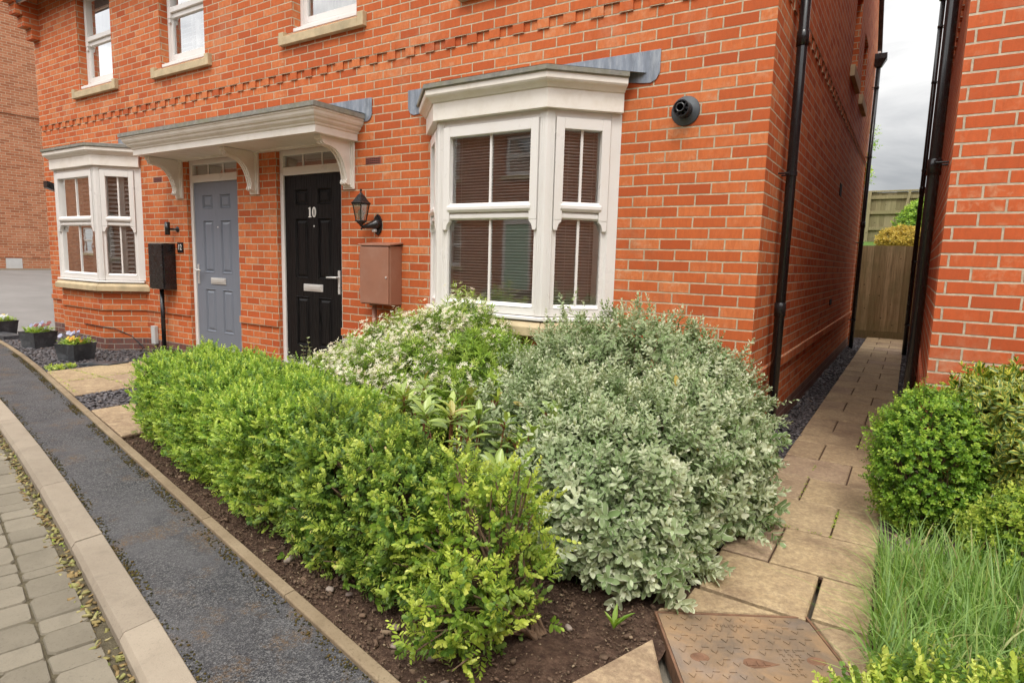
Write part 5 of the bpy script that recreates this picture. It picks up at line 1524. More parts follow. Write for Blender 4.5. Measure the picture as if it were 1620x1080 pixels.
while yy < D_-.03:
    xx = .05+(.0 if rows_ % 2 == 0 else .028)
    while xx < W_-.045:
        ok = not (abs(xx-.30) < .075 and abs(yy-.30) < .05) and not (.37 < xx < .46 and .20 < yy < .40) and not (.20 < xx < .33 and .06 < yy < .11) and not (abs(xx-.10) < .035 and abs(yy-.275) < .03) and not (abs(xx-.50) < .04 and abs(yy-.275) < .03)
        if ok:
            sgn = 1 if (rows_ % 2 == 0) else -1
            tri = [(xx-.013, yy-.010*sgn), (xx+.013, yy-.010*sgn), (xx, yy+.011*sgn)]
            mb.prism(tri, .009, .0146, T=RT)
        xx += .056
    yy += .033; rows_ += 1
for i in range(7):          # worn raised lettering, no longer legible
    mb.box(.215+i*.015, .075, .009, .215+i*.015+.004, .092, .0145, T=RT)
    mb.box(.215+i*.015+.004, .075+.0065*(i % 3), .009, .215+i*.015+.010, .0785+.0065*(i % 3), .0145, T=RT)
for j in range(3):
    for i in range(6 if j < 2 else 3):
        xx, yy = .385+j*.028, .215+i*.026
        mb.box(xx, yy, .009, xx+.018, yy+.005, .0145, T=RT); mb.box(xx+.009*(i % 2), yy+.005, .009, xx+.009*(i % 2)+.005, yy+.016, .0145, T=RT)
mb.build('plate', M['rust'], mh, bevel=.0008, seg=1)
mb = MB()
hp = [(-.052, .012), (-.060, .0), (-.052, -.02), (-.03, -.03), (.0, -.026), (.065, .0), (.0, .020), (-.03, .024)]
mb.prism(hp, .0098, .0112, T=lambda X, Y_, Z: RT(.30+X, .30+Y_, Z))
for (a, b, c, d) in ((-.048, -.008, -.02, .012), (-.012, -.014, .006, .012), (.012, -.008, .03, .008)):
    mb.box(a, b, .011, c, d, .0135, T=lambda X, Y_, Z: RT(.30+X, .30+Y_, Z))
mb.build('lift_badge', M['rustdark'], mh)
for xk in (.10, .50):
    mb = MB()
    mb.lathe([(0, .0104), (.018, .0104), (.026, .0125), (.031, .0118), (.033, .0098)], (0, 0, 0), 20, T=lambda X, Y_, Z, xk=xk: RT(xk+X, .275+Y_*.75, Z))
    mb.build('keyhole', M['rustdark'], mh)

# ------------------------------------------------------------------ planters in front of the left bay
def leaves_np(name, mat, pos, d, up, L, W, rnd, tmpl, parent=None):
    n = len(pos)
    tv, tf = tmpl
    d = d/np.linalg.norm(d, axis=1, keepdims=True)
    s_ = np.cross(d, up); s_ /= (np.linalg.norm(s_, axis=1, keepdims=True)+1e-9)
    u_ = np.cross(s_, d)
    V = pos[:, None, :]+d[:, None, :]*(tv[None, :, 0, None]*L[:, None, None])+s_[:, None, :]*(tv[None, :, 1, None]*W[:, None, None])+u_[:, None, :]*(tv[None, :, 2, None]*L[:, None, None])
    k = len(tv)
    F = (tf[None]+np.arange(n)[:, None, None]*k).reshape(-1, tf.shape[1])
    uv = np.tile(np.stack([tv[:, 0], tv[:, 1]+.5], 1), (n, 1))
    return mesh_np(name, V.reshape(-1, 3), F, mat, np.repeat(np.clip(rnd, 0, 1), len(tf)), uv, parent)
# small leaf: two folded quads; big leaf: six quads, cupped and drooping; y runs -0.5..0.5
SMALL = (np.array([(0, 0, 0), (.32, -.46, .07), (.76, -.40, .05), (1, 0, -.02), (.76, .40, .05), (.32, .46, .07)]), np.array([(0, 3, 2, 1), (0, 5, 4, 3)]))
def big(ws=((0, .06), (.25, .36), (.6, .48), (.86, .26), (1, .02)), cup=.10, droop=.16):
    v = []
    for x_, w_ in ws:
        z_ = -droop*x_*x_
        v += [(x_, -w_, z_+cup*w_*2), (x_, 0, z_), (x_, w_, z_+cup*w_*2)]
    fcs = []
    for i in range(len(ws)-1):
        for j in range(2): fcs.append((i*3+j, (i+1)*3+j, (i+1)*3+j+1, i*3+j+1))
    return (np.array(v), np.array(fcs))
BIG = big()
ROUND = big(((0, .05), (.18, .38), (.5, .50), (.82, .42), (1, .12)), .08, .08)
PETAL = big(((0, .08), (.5, .36), (.8, .44), (1, .2)), -.05, .1)
BLADE = big(((0, .30), (.25, .5), (.5, .45), (.75, .33), (1, .02)), .1, .0)

def planter(cx, cy, s_, hh, rz, cols, label):
    root = empty('planter', (cx, cy, 0), label, 'planter', 'planters by the left bay')
    c, sn = math.cos(rz), math.sin(rz)
    T = lambda X, Y_, Z: (cx+X*c-Y_*sn, cy+X*sn+Y_*c, Z)
    mb = MB()
    b_, t_ = s_*.42, s_*.5
    lv = [(b_, 0.0), (t_, hh-.012), (t_+.006, hh), (t_-.012, hh), (t_-.014, hh-.05)]
    vs = [T(a*q, b*q, z) for q, z in lv for a, b in ((-1, -1), (1, -1), (1, 1), (-1, 1))]
    mb.add(vs, [(i*4+j, i*4+(j+1) % 4, (i+1)*4+(j+1) % 4, (i+1)*4+j) for i in range(4) for j in range(4)])
    mb.build('pot', M['planter'], root)
    mb = MB(); mb.quad(*[T(a*(t_-.012), b*(t_-.012), hh-.04) for a, b in ((-1, -1), (1, -1), (1, 1), (-1, 1))]); mb.build('compost', M['soil'], root)
    n = 330
    p = np.stack([RNG.uniform(-t_*.85, t_*.85, n), RNG.uniform(-t_*.85, t_*.85, n), RNG.uniform(-.03, .05, n)], 1)
    pos = np.array([T(a, b, hh+z) for a, b, z in p])
    d = np.stack([p[:, 0]*5+RNG.normal(0, .6, n), p[:, 1]*5+RNG.normal(0, .6, n), RNG.uniform(.1, 1.0, n)], 1)
    up = np.stack([RNG.normal(0, .3, n), RNG.normal(0, .3, n), np.ones(n)], 1)
    leaves_np('foliage', M['ball'], pos, d, up, RNG.uniform(.025, .05, n), RNG.uniform(.012, .022, n), RNG.uniform(.3, 1, n), BIG, root)
    for col, lst in cols.items():
        for (fx, fy, fz) in lst:
            P_ = []; Dv = []; Up = []
            f0_ = Vector(T(fx, fy, hh+fz)); nn = Vector((random.uniform(-.2, .5), random.uniform(-.9, -.4), random.uniform(.3, .8))).normalized()
            a = nn.orthogonal().normalized(); b = nn.cross(a)
            for k in range(5):
                t = k*2*math.pi/5
                P_.append(f0_); Dv.append(a*math.cos(t)+b*math.sin(t)+nn*.15); Up.append(nn)
            m_ = len(P_)
            leaves_np('flower', PANSY[col], np.array(P_), np.array(Dv), np.array(Up), np.full(m_, .028), np.full(m_, .034), RNG.uniform(0, 1, m_), PETAL, root)
    return root
def fl(n, xa, xb, za=.05, zb=.10): return [(random.uniform(xa, xb), random.uniform(-.1, .08), random.uniform(za, zb)) for _ in range(n)]
planter(-7.56, -.93, .30, .215, .30, {'pansy_yellow': fl(9, -.12, .04, .03, .07), 'pansy_orange': fl(3, .02, .12, .03, .06), 'pansy_purple': fl(5, .06, .15, .07, .12), 'pansy_lilac': fl(6, -.14, -.02, .08, .13)},
        'nearest lead grey square planter with yellow and purple pansies before the left bay')
planter(-8.98, -.80, .31, .225, .22, {'pansy_lilac': fl(7, -.13, .0, .08, .12), 'pansy_white': fl(5, -.12, .14, .03, .08), 'pansy_wine': fl(7, .05, .14, .08, .12)},
        'middle lead grey square planter with wine red and lilac pansies before the left bay')
planter(-10.78, -.63, .31, .225, .2, {'pansy_white': fl(7, -.02, .14, .03, .09), 'pansy_yellow': fl(5, -.14, .02, .04, .08)},
        'lead grey square planter with white and yellow pansies, cut by the left edge')
mb = MB(); mb.box(-.28, -.12, 0, .28, .12, .03, T=lambda X, Y_, Z: (-6.98+X*.45-Y_*.1, -.88+Y_+X*.35, .004+Z)); tag(mb.build('slate_slab', M['planter'], None, bevel=.004), 'loose dark slate slab lying on the chippings beside the nearest planter', 'slate slab')
mb = MB(); mb.box(-.5, -.13, 0, .5, .13, .07, T=lambda X, Y_, Z: (-10.5+X, -.78+Y_+X*.1, .0+Z)); tag(mb.build('slate_slab', M['planter'], None, bevel=.006), 'long dark slab under the planter at the left edge', 'slate slab')
mb = MB(); mb.tube([(-8.6, -.392, .33), (-8.1, -.392, .325), (-7.98, -.30, .31), (-7.86, -.14, .20), (-7.72, -.06, .05), (-7.60, -.20, .012)], .006, 6); tag(mb.build('cable', M['blackplastic'], None), 'thin black cable drooping round the brick base of the left bay', 'cable')

# ------------------------------------------------------------------ shrubs
def unit(a): return a/(np.linalg.norm(a, axis=-1, keepdims=True)+1e-9)
def wobble(P, k, amp):
    x, y, z = P[:, 0]*k, P[:, 1]*k, P[:, 2]*k
    return amp*(np.sin(1.7*x+2.1*y+.3)+np.sin(2.9*y-1.3*z+1.1)+np.sin(2.3*z+1.9*x-.7)+.6*np.sin(5.1*x-4.3*y+2.2*z)+.6*np.sin(6.1*z+3.7*y))/3.2

class Crown:
    """union of lumpy superellipsoids: (centre, radii, exponent)"""
    def __init__(s, prims, lump=.10, k=5.0, stray=.025, hole=.5):
        s.stray = stray; s.hole = hole
        s.pr = [(np.array(c, float), np.array(r_, float), p) for c, r_, p in prims]; s.lump = lump; s.k = k
    def val(s, P, i):
        c, r_, p = s.pr[i]
        q = np.abs((P-c)/r_)
        return (q**p).sum(1)**(1/p)
    def shell(s, dens, depth=1.0, zmin=.03, cull=.93):
        PP = []; NN = []
        for i, (c, r_, p) in enumerate(s.pr):
            area = 4*np.pi*((((r_[0]*r_[1])**1.6+(r_[0]*r_[2])**1.6+(r_[1]*r_[2])**1.6)/3)**(1/1.6))*(1.0 if p < 3 else 1.35)
            n = max(8, int(area*dens))
            d = RNG.normal(0, 1, (n*3, 3)); d = unit(d)
            q = d/((np.abs(d)**p).sum(1)**(1/p))[:, None]           # on unit superellipsoid
            nrm = np.sign(q)*np.abs(q)**(p-1)/r_
            wgt = np.linalg.norm(nrm, axis=1)*np.prod(r_)           # area factor of the stretch
            wgt = wgt/np.abs((unit(nrm*r_)*unit(q)).sum(1)).clip(.3)*np.linalg.norm(q, axis=1)**2
            keep = RNG.uniform(0, 1, len(q)) < wgt/np.percentile(wgt, 97)*.9
            q = q[keep][:n]; nrm = unit(nrm[keep][:n])
            P = c+q*r_*depth
            fine = wobble(P, s.k*2.7, 1.0)
            P = P+nrm*(wobble(P, s.k, s.lump*r_.min()*1.6)+fine*s.lump*.10+np.abs(RNG.normal(0, s.stray, len(P)))*(RNG.uniform(0, 1, len(P)) < .35))[:, None]
            ok = (P[:, 2] > zmin) & (fine+RNG.normal(0, .3, len(P)) > -s.hole)
            for j in range(len(s.pr)):
                if j != i: ok &= s.val(P, j) > cull*depth
            PP.append(P[ok]); NN.append(nrm[ok])
        return np.concatenate(PP), np.concatenate(NN)

def shoots(P, D, n, slen, llen, lw, a0=80, a1=30, arr='deco', tip=(.25, 1.0), gr=0.0, jit=.18, taper=.45):
    """leaves along short shoots; returns flat arrays"""
    m_ = len(P)
    D = unit(D)
    R0 = unit(np.cross(D, unit(RNG.normal(0, 1, (m_, 3))))); R1 = np.cross(D, R0)
    out = []
    SL = slen*RNG.uniform(.6, 1.35, m_); base = RNG.uniform(tip[0], tip[1], m_); size = RNG.uniform(.75, 1.2, m_)
    for j in range(n):
        if arr == 'deco': t = (j//2)/max(1, n//2-1); az = (j//2)*math.pi/2+(j % 2)*math.pi
        elif arr == 'dist': t = (j//2+.5*(j % 2))/max(1, n//2); az = (j % 2)*math.pi
        else: t = j/max(1, n-1); az = j*2.4
        ang = np.radians(a0+(a1-a0)*t)+RNG.normal(0, jit, m_)
        azv = az+RNG.normal(0, jit, m_)
        Rv = R0*np.cos(azv)[:, None]+R1*np.sin(azv)[:, None]
        d = D*np.cos(ang)[:, None]+Rv*np.sin(ang)[:, None]
        d[:, 2] -= gr
        up = D*np.sin(ang)[:, None]-Rv*np.cos(ang)[:, None]
        pos = P+D*(SL*t)[:, None]
        L = llen*size*(1-taper*t*t)*RNG.uniform(.8, 1.15, m_)
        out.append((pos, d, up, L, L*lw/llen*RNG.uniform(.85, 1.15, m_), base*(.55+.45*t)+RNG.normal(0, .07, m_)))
    return [np.concatenate(x) for x in zip(*out)]

def cat(*sets): return [np.concatenate(x) for x in zip(*sets)]

def stems(name, root, base, P, D, n, mat, r0=.006, r1=.0025, slen=.0):
    mb = MB()
    idx = RNG.choice(len(P), min(n, len(P)), replace=False)
    for i in idx:
        e = Vector(P[i]); b = Vector(base[RNG.integers(len(base))])
        b = b+Vector((random.uniform(-.03, .03), random.uniform(-.03, .03), 0))
        mid = b.lerp(e, .5)+Vector((random.uniform(-.03, .03), random.uniform(-.03, .03), random.uniform(.02, .08)))
        mb.tube([b, b.lerp(mid, .6)+Vector((0, 0, .02)), mid, e], [r0, r0*.8, (r0+r1)/2, r1], 5, cap=False)
    return mb.build(name, mat, root)

def shrub(name, loc, label, cat_, crown, mat, dens, n, slen, llen, lw, base, inner=((.86, .6), (.70, .35)), upb=.55, tmpl=SMALL, arr='deco',
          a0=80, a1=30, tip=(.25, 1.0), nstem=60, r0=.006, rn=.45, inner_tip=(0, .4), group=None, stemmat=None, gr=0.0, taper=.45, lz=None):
    root = empty(name, loc, label, cat_, group)
    P, N = crown.shell(dens)
    D = N+np.array([0, 0, upb])+RNG.normal(0, rn, N.shape)
    Dn = unit(D)
    S_ = [shoots(P-Dn*slen*.45, D, n, slen, llen, lw, a0, a1, arr, tip, gr, taper=taper)]
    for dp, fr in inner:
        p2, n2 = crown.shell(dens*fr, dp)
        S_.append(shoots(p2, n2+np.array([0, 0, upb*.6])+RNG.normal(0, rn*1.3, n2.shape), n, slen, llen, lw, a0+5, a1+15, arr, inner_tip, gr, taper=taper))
    A = cat(*S_)
    ok = A[0][:, 2] > .012
    A = [a[ok] for a in A]
    if lz:
        k_ = np.interp(A[0][:, 2], lz[0], lz[1]); A[3] = A[3]*k_; A[4] = A[4]*k_
    leaves_np('foliage', mat, *A, tmpl, parent=root)
    stems('stem', root, base, P-Dn*slen*.4, D, nstem, stemmat or M['bark'], r0)
    return root, P, Dn

# clipped box hedge along the edging, denser and greener at the far end
def hedge_prims(xs, half, hz, inset, p=3.2):
    return [((x, edge_y(x)+inset+half, hz), (.34, half, hz+random.uniform(-.012, .018)), p) for x in xs]
cr1 = Crown(hedge_prims(np.arange(-3.44, -1.7, .17), .345, .292, .15, 4.6), .11, 6.5, .03, .42)
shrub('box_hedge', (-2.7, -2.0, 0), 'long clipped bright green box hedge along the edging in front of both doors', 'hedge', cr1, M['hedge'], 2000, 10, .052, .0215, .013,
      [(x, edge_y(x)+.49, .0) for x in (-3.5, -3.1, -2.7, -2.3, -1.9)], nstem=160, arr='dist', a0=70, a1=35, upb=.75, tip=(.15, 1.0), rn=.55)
cr2 = Crown([((-1.50, -2.26, .285), (.32, .28, .295), 3.6), ((-1.22, -2.33, .28), (.32, .27, .29), 3.4), ((-.97, -2.41, .27), (.30, .25, .28), 3.0), ((-.74, -2.46, .27), (.22, .21, .27), 2.5), ((-.72, -2.52, .15), (.20, .17, .16), 2.3)], .16, 7.5, .035, .38)
shrub('box_hedge', (-1.1, -2.28, 0), 'bronze tinged box bush at the middle of the hedge row, beside the bright green hedge', 'hedge', cr2, M['hedge_tan'], 1500, 10, .055, .025, .015,
      [(x, edge_y(x)+.45, 0) for x in (-1.4, -1.1, -.8)], nstem=150, arr='dist', a0=70, a1=35, upb=.6, rn=.65, tip=(.05, .95))
cr3 = Crown([((-.50, -2.46, .38), (.16, .15, .19), 2.2), ((-.33, -2.46, .39), (.12, .12, .19), 2.1), ((-.36, -2.58, .27), (.13, .11, .16), 2.1), ((-.27, -2.52, .20), (.11, .11, .15), 2.0), ((-.40, -2.70, .11), (.10, .09, .12), 2.0), ((-.30, -2.66, .10), (.10, .09, .10), 2.0), ((-.54, -2.56, .20), (.13, .12, .2), 2.1), ((-.33, -2.79, .13), (.10, .085, .12), 2.0), ((-.26, -2.74, .22), (.09, .085, .10), 2.0)], .28, 11.0, .055, .22)
r3, P3, D3 = shrub('box_bush', (-.25, -2.5, 0), 'loose yellow green box bush with open straggly twigs at the near end of the hedge', 'bush', cr3, M['hedge_lime'], 980, 10, .065, .026, .0155,
      [(-.28, -2.52, 0), (-.18, -2.46, 0), (-.36, -2.56, 0)], nstem=150, arr='dist', a0=65, a1=30, upb=.5, rn=.7, r0=.006, inner=((.8, .35), (.5, .12)))
k = RNG.choice(len(P3), 46, replace=False)
A = shoots(P3[k], D3[k]+np.array([0, 0, .3]), 14, .13, .024, .0145, 65, 35, 'dist', (.5, 1.0))
tag(leaves_np('sprig', M['hedge_lime'], *A, SMALL, parent=r3), kind='stuff')
# big grey-leaved shrub
cr4 = Crown([((-.62, -.60, .45), (.62, .42, .47), 2.5), ((-1.08, -.50, .45), (.42, .32, .33), 2.4), ((-.24, -.50, .44), (.34, .34, .42), 2.4), ((-.27, -1.38, .27), (.42, .60, .37), 2.3), ((-.06, -.95, .32), (.28, .48, .37), 2.2),
             ((-.75, -1.26, .29), (.42, .42, .37), 2.3), ((.10, -1.05, .11), (.22, .28, .15), 2.0), ((-.18, -1.72, .18), (.33, .37, .26), 2.2), ((-1.16, -.85, .40), (.28, .28, .29), 2.2)], .24, 7.5, .045, .40)
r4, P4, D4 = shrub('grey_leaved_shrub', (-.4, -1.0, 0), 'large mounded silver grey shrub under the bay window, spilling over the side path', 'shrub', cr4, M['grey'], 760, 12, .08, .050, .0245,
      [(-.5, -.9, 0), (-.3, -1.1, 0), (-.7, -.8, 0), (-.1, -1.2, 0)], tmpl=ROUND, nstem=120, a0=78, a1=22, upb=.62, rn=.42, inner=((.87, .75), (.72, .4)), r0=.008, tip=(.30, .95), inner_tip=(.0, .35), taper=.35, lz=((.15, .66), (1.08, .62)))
k = RNG.choice(len(P4), 110, replace=False)
A = shoots(P4[k], D4[k]+RNG.normal(0, .25, (110, 3)), 16, .15, .036, .016, 75, 25, 'deco', (.3, .95), taper=.4)
leaves_np('long_shoot', M['grey'], *A, ROUND, parent=r4)
# white tips: clustered felted buds on part of the shoots
k = RNG.choice(len(P4), 420, replace=False)
A = shoots(P4[k]+D4[k]*.03, D4[k], 7, .03, .017, .008, 60, 20, 'spiral', (.9, 1.1))
leaves_np('flower_bud', M['grey'], *A, SMALL, parent=r4)
k = RNG.choice(len(P4), 26, replace=False)
A = shoots(P4[k], D4[k], 1, .02, .05, .024, 60, 40, 'spiral', (.0, .9))
leaves_np('old_leaf', M['golden'], *A, ROUND, parent=r4)
# white flowering shrub with narrow leaves
cr5 = Crown([((-1.98, -.58, .48), (.50, .33, .42), 2.3), ((-2.45, -.68, .40), (.42, .34, .36), 2.2), ((-2.90, -.85, .27), (.34, .30, .26), 2.1), ((-1.62, -.82, .42), (.34, .34, .33), 2.2), ((-2.1, -1.0, .32), (.52, .33, .32), 2.2)], .20, 6.5, .05)
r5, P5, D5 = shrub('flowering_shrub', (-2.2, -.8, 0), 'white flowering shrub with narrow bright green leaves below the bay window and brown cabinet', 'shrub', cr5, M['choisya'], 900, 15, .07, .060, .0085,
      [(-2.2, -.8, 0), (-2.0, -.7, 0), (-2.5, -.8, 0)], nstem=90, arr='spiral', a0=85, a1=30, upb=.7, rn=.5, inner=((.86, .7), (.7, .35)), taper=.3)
pr_ = (P5[:, 2] > .30) & (P5[:, 1] < -.35) & ((P5[:, 0] < -1.72) | (RNG.uniform(0, 1, len(P5)) < .25))
cand = np.nonzero(pr_)[0]
patch = wobble(P5[cand], 7.0, 1.0)+RNG.normal(0, .35, len(cand))-.8*(P5[cand, 0]+2.2)
cand = cand[np.argsort(-patch)][:int(len(cand)*.8)]
fp, fd, fu, fr_ = [], [], [], []
for i in cand:
    for q in range(RNG.integers(4, 9)):
        c0 = P5[i]+D5[i]*RNG.uniform(.01, .07)+RNG.normal(0, .026, 3)
        nn = unit(D5[i]+RNG.normal(0, .45, 3)+np.array([0, -.3, .2])); a = unit(np.cross(nn, RNG.normal(0, 1, 3))); b = np.cross(nn, a)
        rv = RNG.uniform(0, .8) if RNG.uniform() < .88 else 1.0
        ph = RNG.uniform(0, 6.3)
        for t in range(5):
            aa = ph+t*2*math.pi/5
            fp.append(c0); fd.append(a*math.cos(aa)+b*math.sin(aa)+nn*.25); fu.append(nn); fr_.append(rv)
fp, fd, fu, fr_ = map(np.array, (fp, fd, fu, fr_))
fo = leaves_np('flower', M['petal'], fp, fd, fu, RNG.uniform(.014, .022, len(fp)), RNG.uniform(.0075, .0105, len(fp)), fr_, PETAL, parent=r5)
tag(fo, kind='stuff')

# low plant with large veined leaves between hedge and grey shrub
vr = empty('veined_leaf_shrub', (-1.2, -1.6, 0), 'low shrub with large ribbed leaves and red stems between hedge and grey shrub', 'shrub')
ros = []
for _ in range(40):
    x, y = random.uniform(-1.85, -.55), random.uniform(-2.0, -1.45)
    ros.append((x, y-.1*(x+1.2), .46+.10*math.sin(x*7+y*5)+random.uniform(-.05, .10)))
ros = [(a, b, min(c, .56)) for a, b, c in ros]
ros += [(-.78, -1.78, .50), (-1.02, -1.90, .52), (-1.42, -1.82, .55), (-1.62, -1.70, .53), (-1.20, -1.62, .58), (-.95, -1.62, .56), (-.66, -1.85, .44)]
Pv = np.array(ros); Dv = np.array([0, 0, 1.0])+RNG.normal(0, .22, Pv.shape)
A = shoots(Pv, Dv, 10, .055, .105, .040, 78, 30, 'deco', (.3, 1.0), .02, jit=.16, taper=.25)
leaves_np('foliage', M['viburnum'], *A, BIG, parent=vr)
mb = MB()
for p in ros:
    mb.tube([(-1.2+(p[0]+1.2)*.5, -1.6+(p[1]+1.6)*.5, 0), (p[0]*.9-.12, p[1]*.95-.08, p[2]*.6), (p[0], p[1], p[2]+.05)], [.007, .005, .004], 6, cap=False)
    for q in range(6):
        mb.tube([(p[0], p[1], p[2]+.01), (p[0]+random.uniform(-.02, .02), p[1]+random.uniform(-.02, .02), p[2]+.045)], [.002, .003], 4, cap=False)
mb.build('stem', M['redstem'], vr)

# straggly pale-edged sprigs by the black door
ps = empty('pale_sprig_plant', (-3.0, -1.1, 0), 'pale variegated plant with thin upright sprigs in front of the black door', 'plant')
cr6 = Crown([((-3.05, -1.02, .20), (.34, .26, .24), 2.0)], .2, 8)
P, N = cr6.shell(900)
A = shoots(P, N+np.array([0, 0, .9])+RNG.normal(0, .4, N.shape), 8, .07, .022, .014, 70, 35, 'deco', (.1, 1.0))
mb = MB(); ex = []
for (x, y, h_) in ((-3.25, -.92, .66), (-3.38, -.90, .58), (-3.02, -.80, .70), (-3.12, -.86, .60), (-3.5, -.98, .50), (-2.9, -.85, .62), (-3.3, -.8, .5)):
    lean = random.uniform(-.08, .08)
    pts = [(x, y, .1), (x+lean*.3, y, h_*.5), (x+lean, y-.02, h_)]
    mb.tube(pts, [.003, .0025, .0015], 5, cap=False)
    for t in np.linspace(.45, 1, 9): ex.append((x+lean*t*t, y-.02*t, .1+(h_-.1)*t))
mb.build('stem', M['bark'], ps)
ex = np.array(ex)
A2 = shoots(ex, np.array([0, 0, 1.0])+RNG.normal(0, .15, ex.shape), 2, .01, .03, .018, 65, 55, 'deco', (.3, 1))
leaves_np('foliage', M['pale'], *cat(A, A2), ROUND, parent=ps)

# right-hand side
cr7 = Crown([((1.02, -.52, .37), (.245, .26, .36), 2.4)], .06, 8)
shrub('box_ball', (1.02, -.52, 0), 'rounded clipped dark green box bush beside the side path, in front of the right house', 'bush', cr7, M['ball'], 2000, 10, .042, .019, .0135,
      [(1.02, -.5, 0), (1.05, -.55, 0)], nstem=60, arr='deco', a0=75, a1=35, upb=.5, tip=(.2, 1.0))
cr8 = Crown([((1.42, -.36, .48), (.30, .28, .40), 2.2), ((1.52, -.5, .34), (.28, .26, .34), 2.1), ((1.26, -.36, .60), (.16, .2, .22), 2.0)], .12, 7)
shrub('variegated_shrub', (1.4, -.38, 0), 'taller shrub with yellow edged glossy leaves against the right house wall', 'shrub', cr8, M['euonymus'], 520, 10, .075, .058, .026,
      [(1.4, -.35, 0), (1.45, -.4, 0)], tmpl=BIG, nstem=60, a0=75, a1=25, upb=.6, rn=.5, r0=.007, tip=(.2, 1.0))
cr9 = Crown([((1.42, -.98, .19), (.25, .24, .22), 2.3)], .10, 8)
shrub('box_bush', (1.4, -1.0, 0), 'low lime green box bush at the right edge behind the long grass', 'bush', cr9, M['hedge_lime'], 1500, 10, .045, .023, .015,
      [(1.4, -1, 0)], nstem=30, arr='deco', a0=75, a1=35, upb=.6, tip=(.35, .95))
cr10 = Crown([((1.12, -2.36, .10), (.26, .16, .15), 2.2), ((.93, -2.42, .08), (.16, .14, .13), 2.2), ((1.32, -2.26, .12), (.2, .16, .16), 2.2)], .14, 9)
rA, PA, DA = shrub('box_bush', (1.1, -2.36, 0), 'lime box sprigs in the nearest right corner, in front of the long grass', 'bush', cr10, M['hedge_lime'], 900, 12, .085, .027, .016,
      [(1.1, -2.36, 0), (1.3, -2.3, 0)], nstem=60, arr='dist', a0=65, a1=35, upb=.8, tip=(.6, 1.05))

# long grass
def grass(name, n, x0, x1, y0, y1, hmin, hmax, label, lean=.25, tone=.5):
    seg = 6
    bx = RNG.uniform(x0, x1, n); by = RNG.uniform(y0, y1, n)
    hh = RNG.uniform(hmin, hmax, n); w_ = RNG.uniform(.0013, .0046, n)
    az = RNG.uniform(0, 2*np.pi, n); ln = np.abs(RNG.normal(lean, .22, n))*hh
    wa = az+np.pi/2+RNG.normal(0, .5, n)
    V = np.zeros((n, seg+1, 2, 3))
    for i in range(seg+1):
        t = i/seg
        droop = np.where(ln > .4*hh, t**3*.25, 0)*hh
        cx = bx+np.cos(az)*ln*t**1.9; cy = by+np.sin(az)*ln*t**1.9; cz = hh*t*(1-.12*t)-droop
        ww = w_*(1-t**2.2)+.0003
        for s_, sg in ((0, -1), (1, 1)):
            V[:, i, s_, 0] = cx+sg*np.cos(wa)*ww; V[:, i, s_, 1] = cy+sg*np.sin(wa)*ww; V[:, i, s_, 2] = cz
    base = np.arange(n)[:, None, None]*(seg+1)*2
    F = np.array([(2*i, 2*i+1, 2*i+3, 2*i+2) for i in range(seg)])[None]+base
    uv = np.tile(np.array([(i/seg, s_) for i in range(seg+1) for s_ in (0, 1)], float), (n, 1))
    o = mesh_np(name, V.reshape(-1, 3), F.reshape(-1, 4), M['grass'], np.repeat(np.clip(RNG.normal(tone, .24, n), 0, 1), seg), uv)
    return tag(o, label, 'grass', kind='stuff')
grass('long_grass', 4600, .86, 1.75, -2.2, -1.16, .16, .40, 'tall uncut green grass growing beside the near end of the side path', .38)
grass('dry_grass', 900, .86, 1.75, -2.2, -1.16, .10, .24, 'dry straw coloured grass lying at the foot of the tall green grass', .9, 1.05)
grass('grass_tufts', 260, .84, .98, -2.1, -.9, .06, .22, 'short straggling grass at the edge of the side path slabs', .7)

# weeds: a dandelion by the cover, moss in joints, seedlings by the near planter
wd = empty('dandelion', (.02, -2.33, 0), 'young dandelion plant with toothed leaves in the soil left of the iron cover', 'weed')
dp_ = []
for k in range(5):
    a = k*1.3+.4; dp_.append(((.05, -2.28, .012), (math.cos(a)*.7, math.sin(a)*.5, random.uniform(.9, 1.6))))
n = len(dp_)
leaves_np('foliage', M['ball'], np.array([p for p, _ in dp_]), np.array([d for _, d in dp_]), np.tile([0, 0, 1.0], (n, 1)), RNG.uniform(.06, .11, n), RNG.uniform(.014, .022, n), RNG.uniform(.3, .8, n), BIG, parent=wd)
wm = scatter(60, -7.2, -6.95, lambda x: edge_y(x)+.03, lambda x: edge_y(x)+.3, .01, .02)
A = shoots(wm, np.array([0, 0, 1.0])+RNG.normal(0, .5, wm.shape), 6, .02, .03, .018, 85, 50, 'spiral', (.3, 1))
tag(leaves_np('weeds', M['hedge_lime'], *A, ROUND), 'small green weeds in the slate chippings by the nearest planter', 'weeds', kind='stuff')
wj = np.concatenate([scatter(150, -6.9, -5.5, C0(-1.275), C0(-1.235), .012, .006), scatter(110, -6.24, -6.2, C0(-1.55), C0(-.5), .012, .006), scatter(35, .2, .66, C0(-.925), C0(-.905), .010, .004),
                     scatter(26, .62, .64, C0(-.88), C0(-.5), .010, .004), scatter(26, .41, .43, C0(-.45), C0(.3), .010, .004), scatter(70, -7.0, -5.5, lambda x: edge_y(x)+.01, lambda x: edge_y(x)+.06, .012, .006),
                     scatter(120, -10, 0, lambda x: kerb_y(x)-.14, lambda x: kerb_y(x)-.19, -.035, .01)])
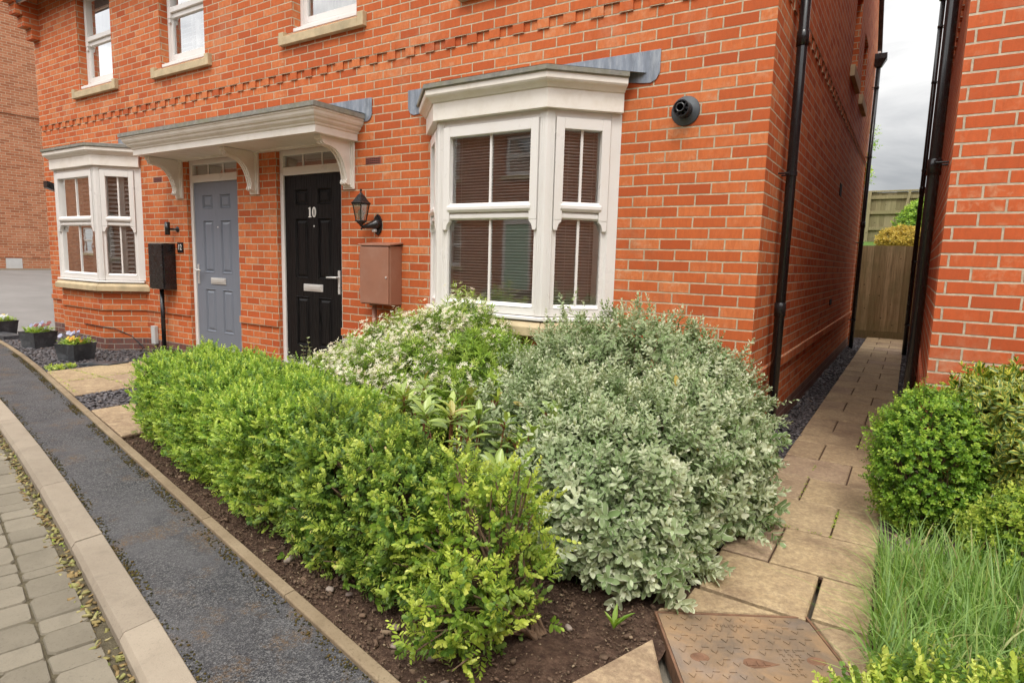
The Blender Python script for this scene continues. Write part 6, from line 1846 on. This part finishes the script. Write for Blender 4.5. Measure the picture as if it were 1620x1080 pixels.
A = shoots(wj, np.array([0, 0, 1.0])+RNG.normal(0, .6, wj.shape), 5, .006, .009, .005, 85, 50, 'spiral', (.3, 1))
tag(leaves_np('moss', M['hedge_lime'], *A, SMALL), 'moss and tiny weeds growing in the joints of the slabs and gutter', 'moss', kind='stuff')

# plants beyond the fence
cg = Crown([((.62, 12.4, 2.02), (.55, .4, .28), 2.0), ((1.2, 12.6, 2.0), (.5, .4, .3), 2.0)], .12, 5)
shrub('golden_shrub', (.7, 12.4, 1.85), 'golden yellow shrub showing above the fence at the passage end', 'shrub', cg, M['golden'], 500, 8, .06, .05, .028, [(.7, 12.4, 1.8)], nstem=10, tmpl=SMALL, inner=((.8, .5),))
cg = Crown([((.85, 14.2, 2.5), (.42, .4, .55), 2.0), ((1.2, 14.3, 2.6), (.5, .4, .6), 2.0)], .14, 4)
shrub('green_bush', (.9, 14.2, 1.95), 'green bush growing in front of the upper fence', 'bush', cg, M['ball'], 350, 8, .08, .06, .035, [(.9, 14.2, 1.9)], nstem=10, tmpl=SMALL, inner=((.8, .5),))
tr = empty('tree', (-1.5, 19, 2.2), 'thin leafy tree just showing past the far downpipe', 'tree')
mb = MB(); mb.tube([(-1.5, 19, 2.2), (-1.45, 19, 3.6), (-1.3, 19, 5.0), (-1.1, 19, 6.2)], [.09, .07, .05, .02], 8)
for k in range(9):
    z = 3.6+k*.28; a = k*2.4
    mb.tube([(-1.42+.04*k*.5, 19, z), (-1.3+math.cos(a)*.6, 19+math.sin(a)*.6, z+.5)], [.03, .008], 6)
mb.build('trunk', M['bark'], tr)
cg = Crown([((-1.55, 19, 5.0), (.75, .8, 1.2), 2.0), ((-1.2, 19, 4.3), (.5, .5, .6), 2.0)], .3, 2.5)
P, N = cg.shell(60); P2, N2 = cg.shell(50, .6)
A = cat(shoots(P, N+RNG.normal(0, .6, N.shape), 10, .2, .09, .045, 75, 40, 'deco', (.2, .9)), shoots(P2, N2+RNG.normal(0, .6, N2.shape), 10, .2, .09, .045, 75, 40, 'deco', (.0, .6)))
leaves_np('crown', M['hedge'], *A, SMALL, parent=tr)
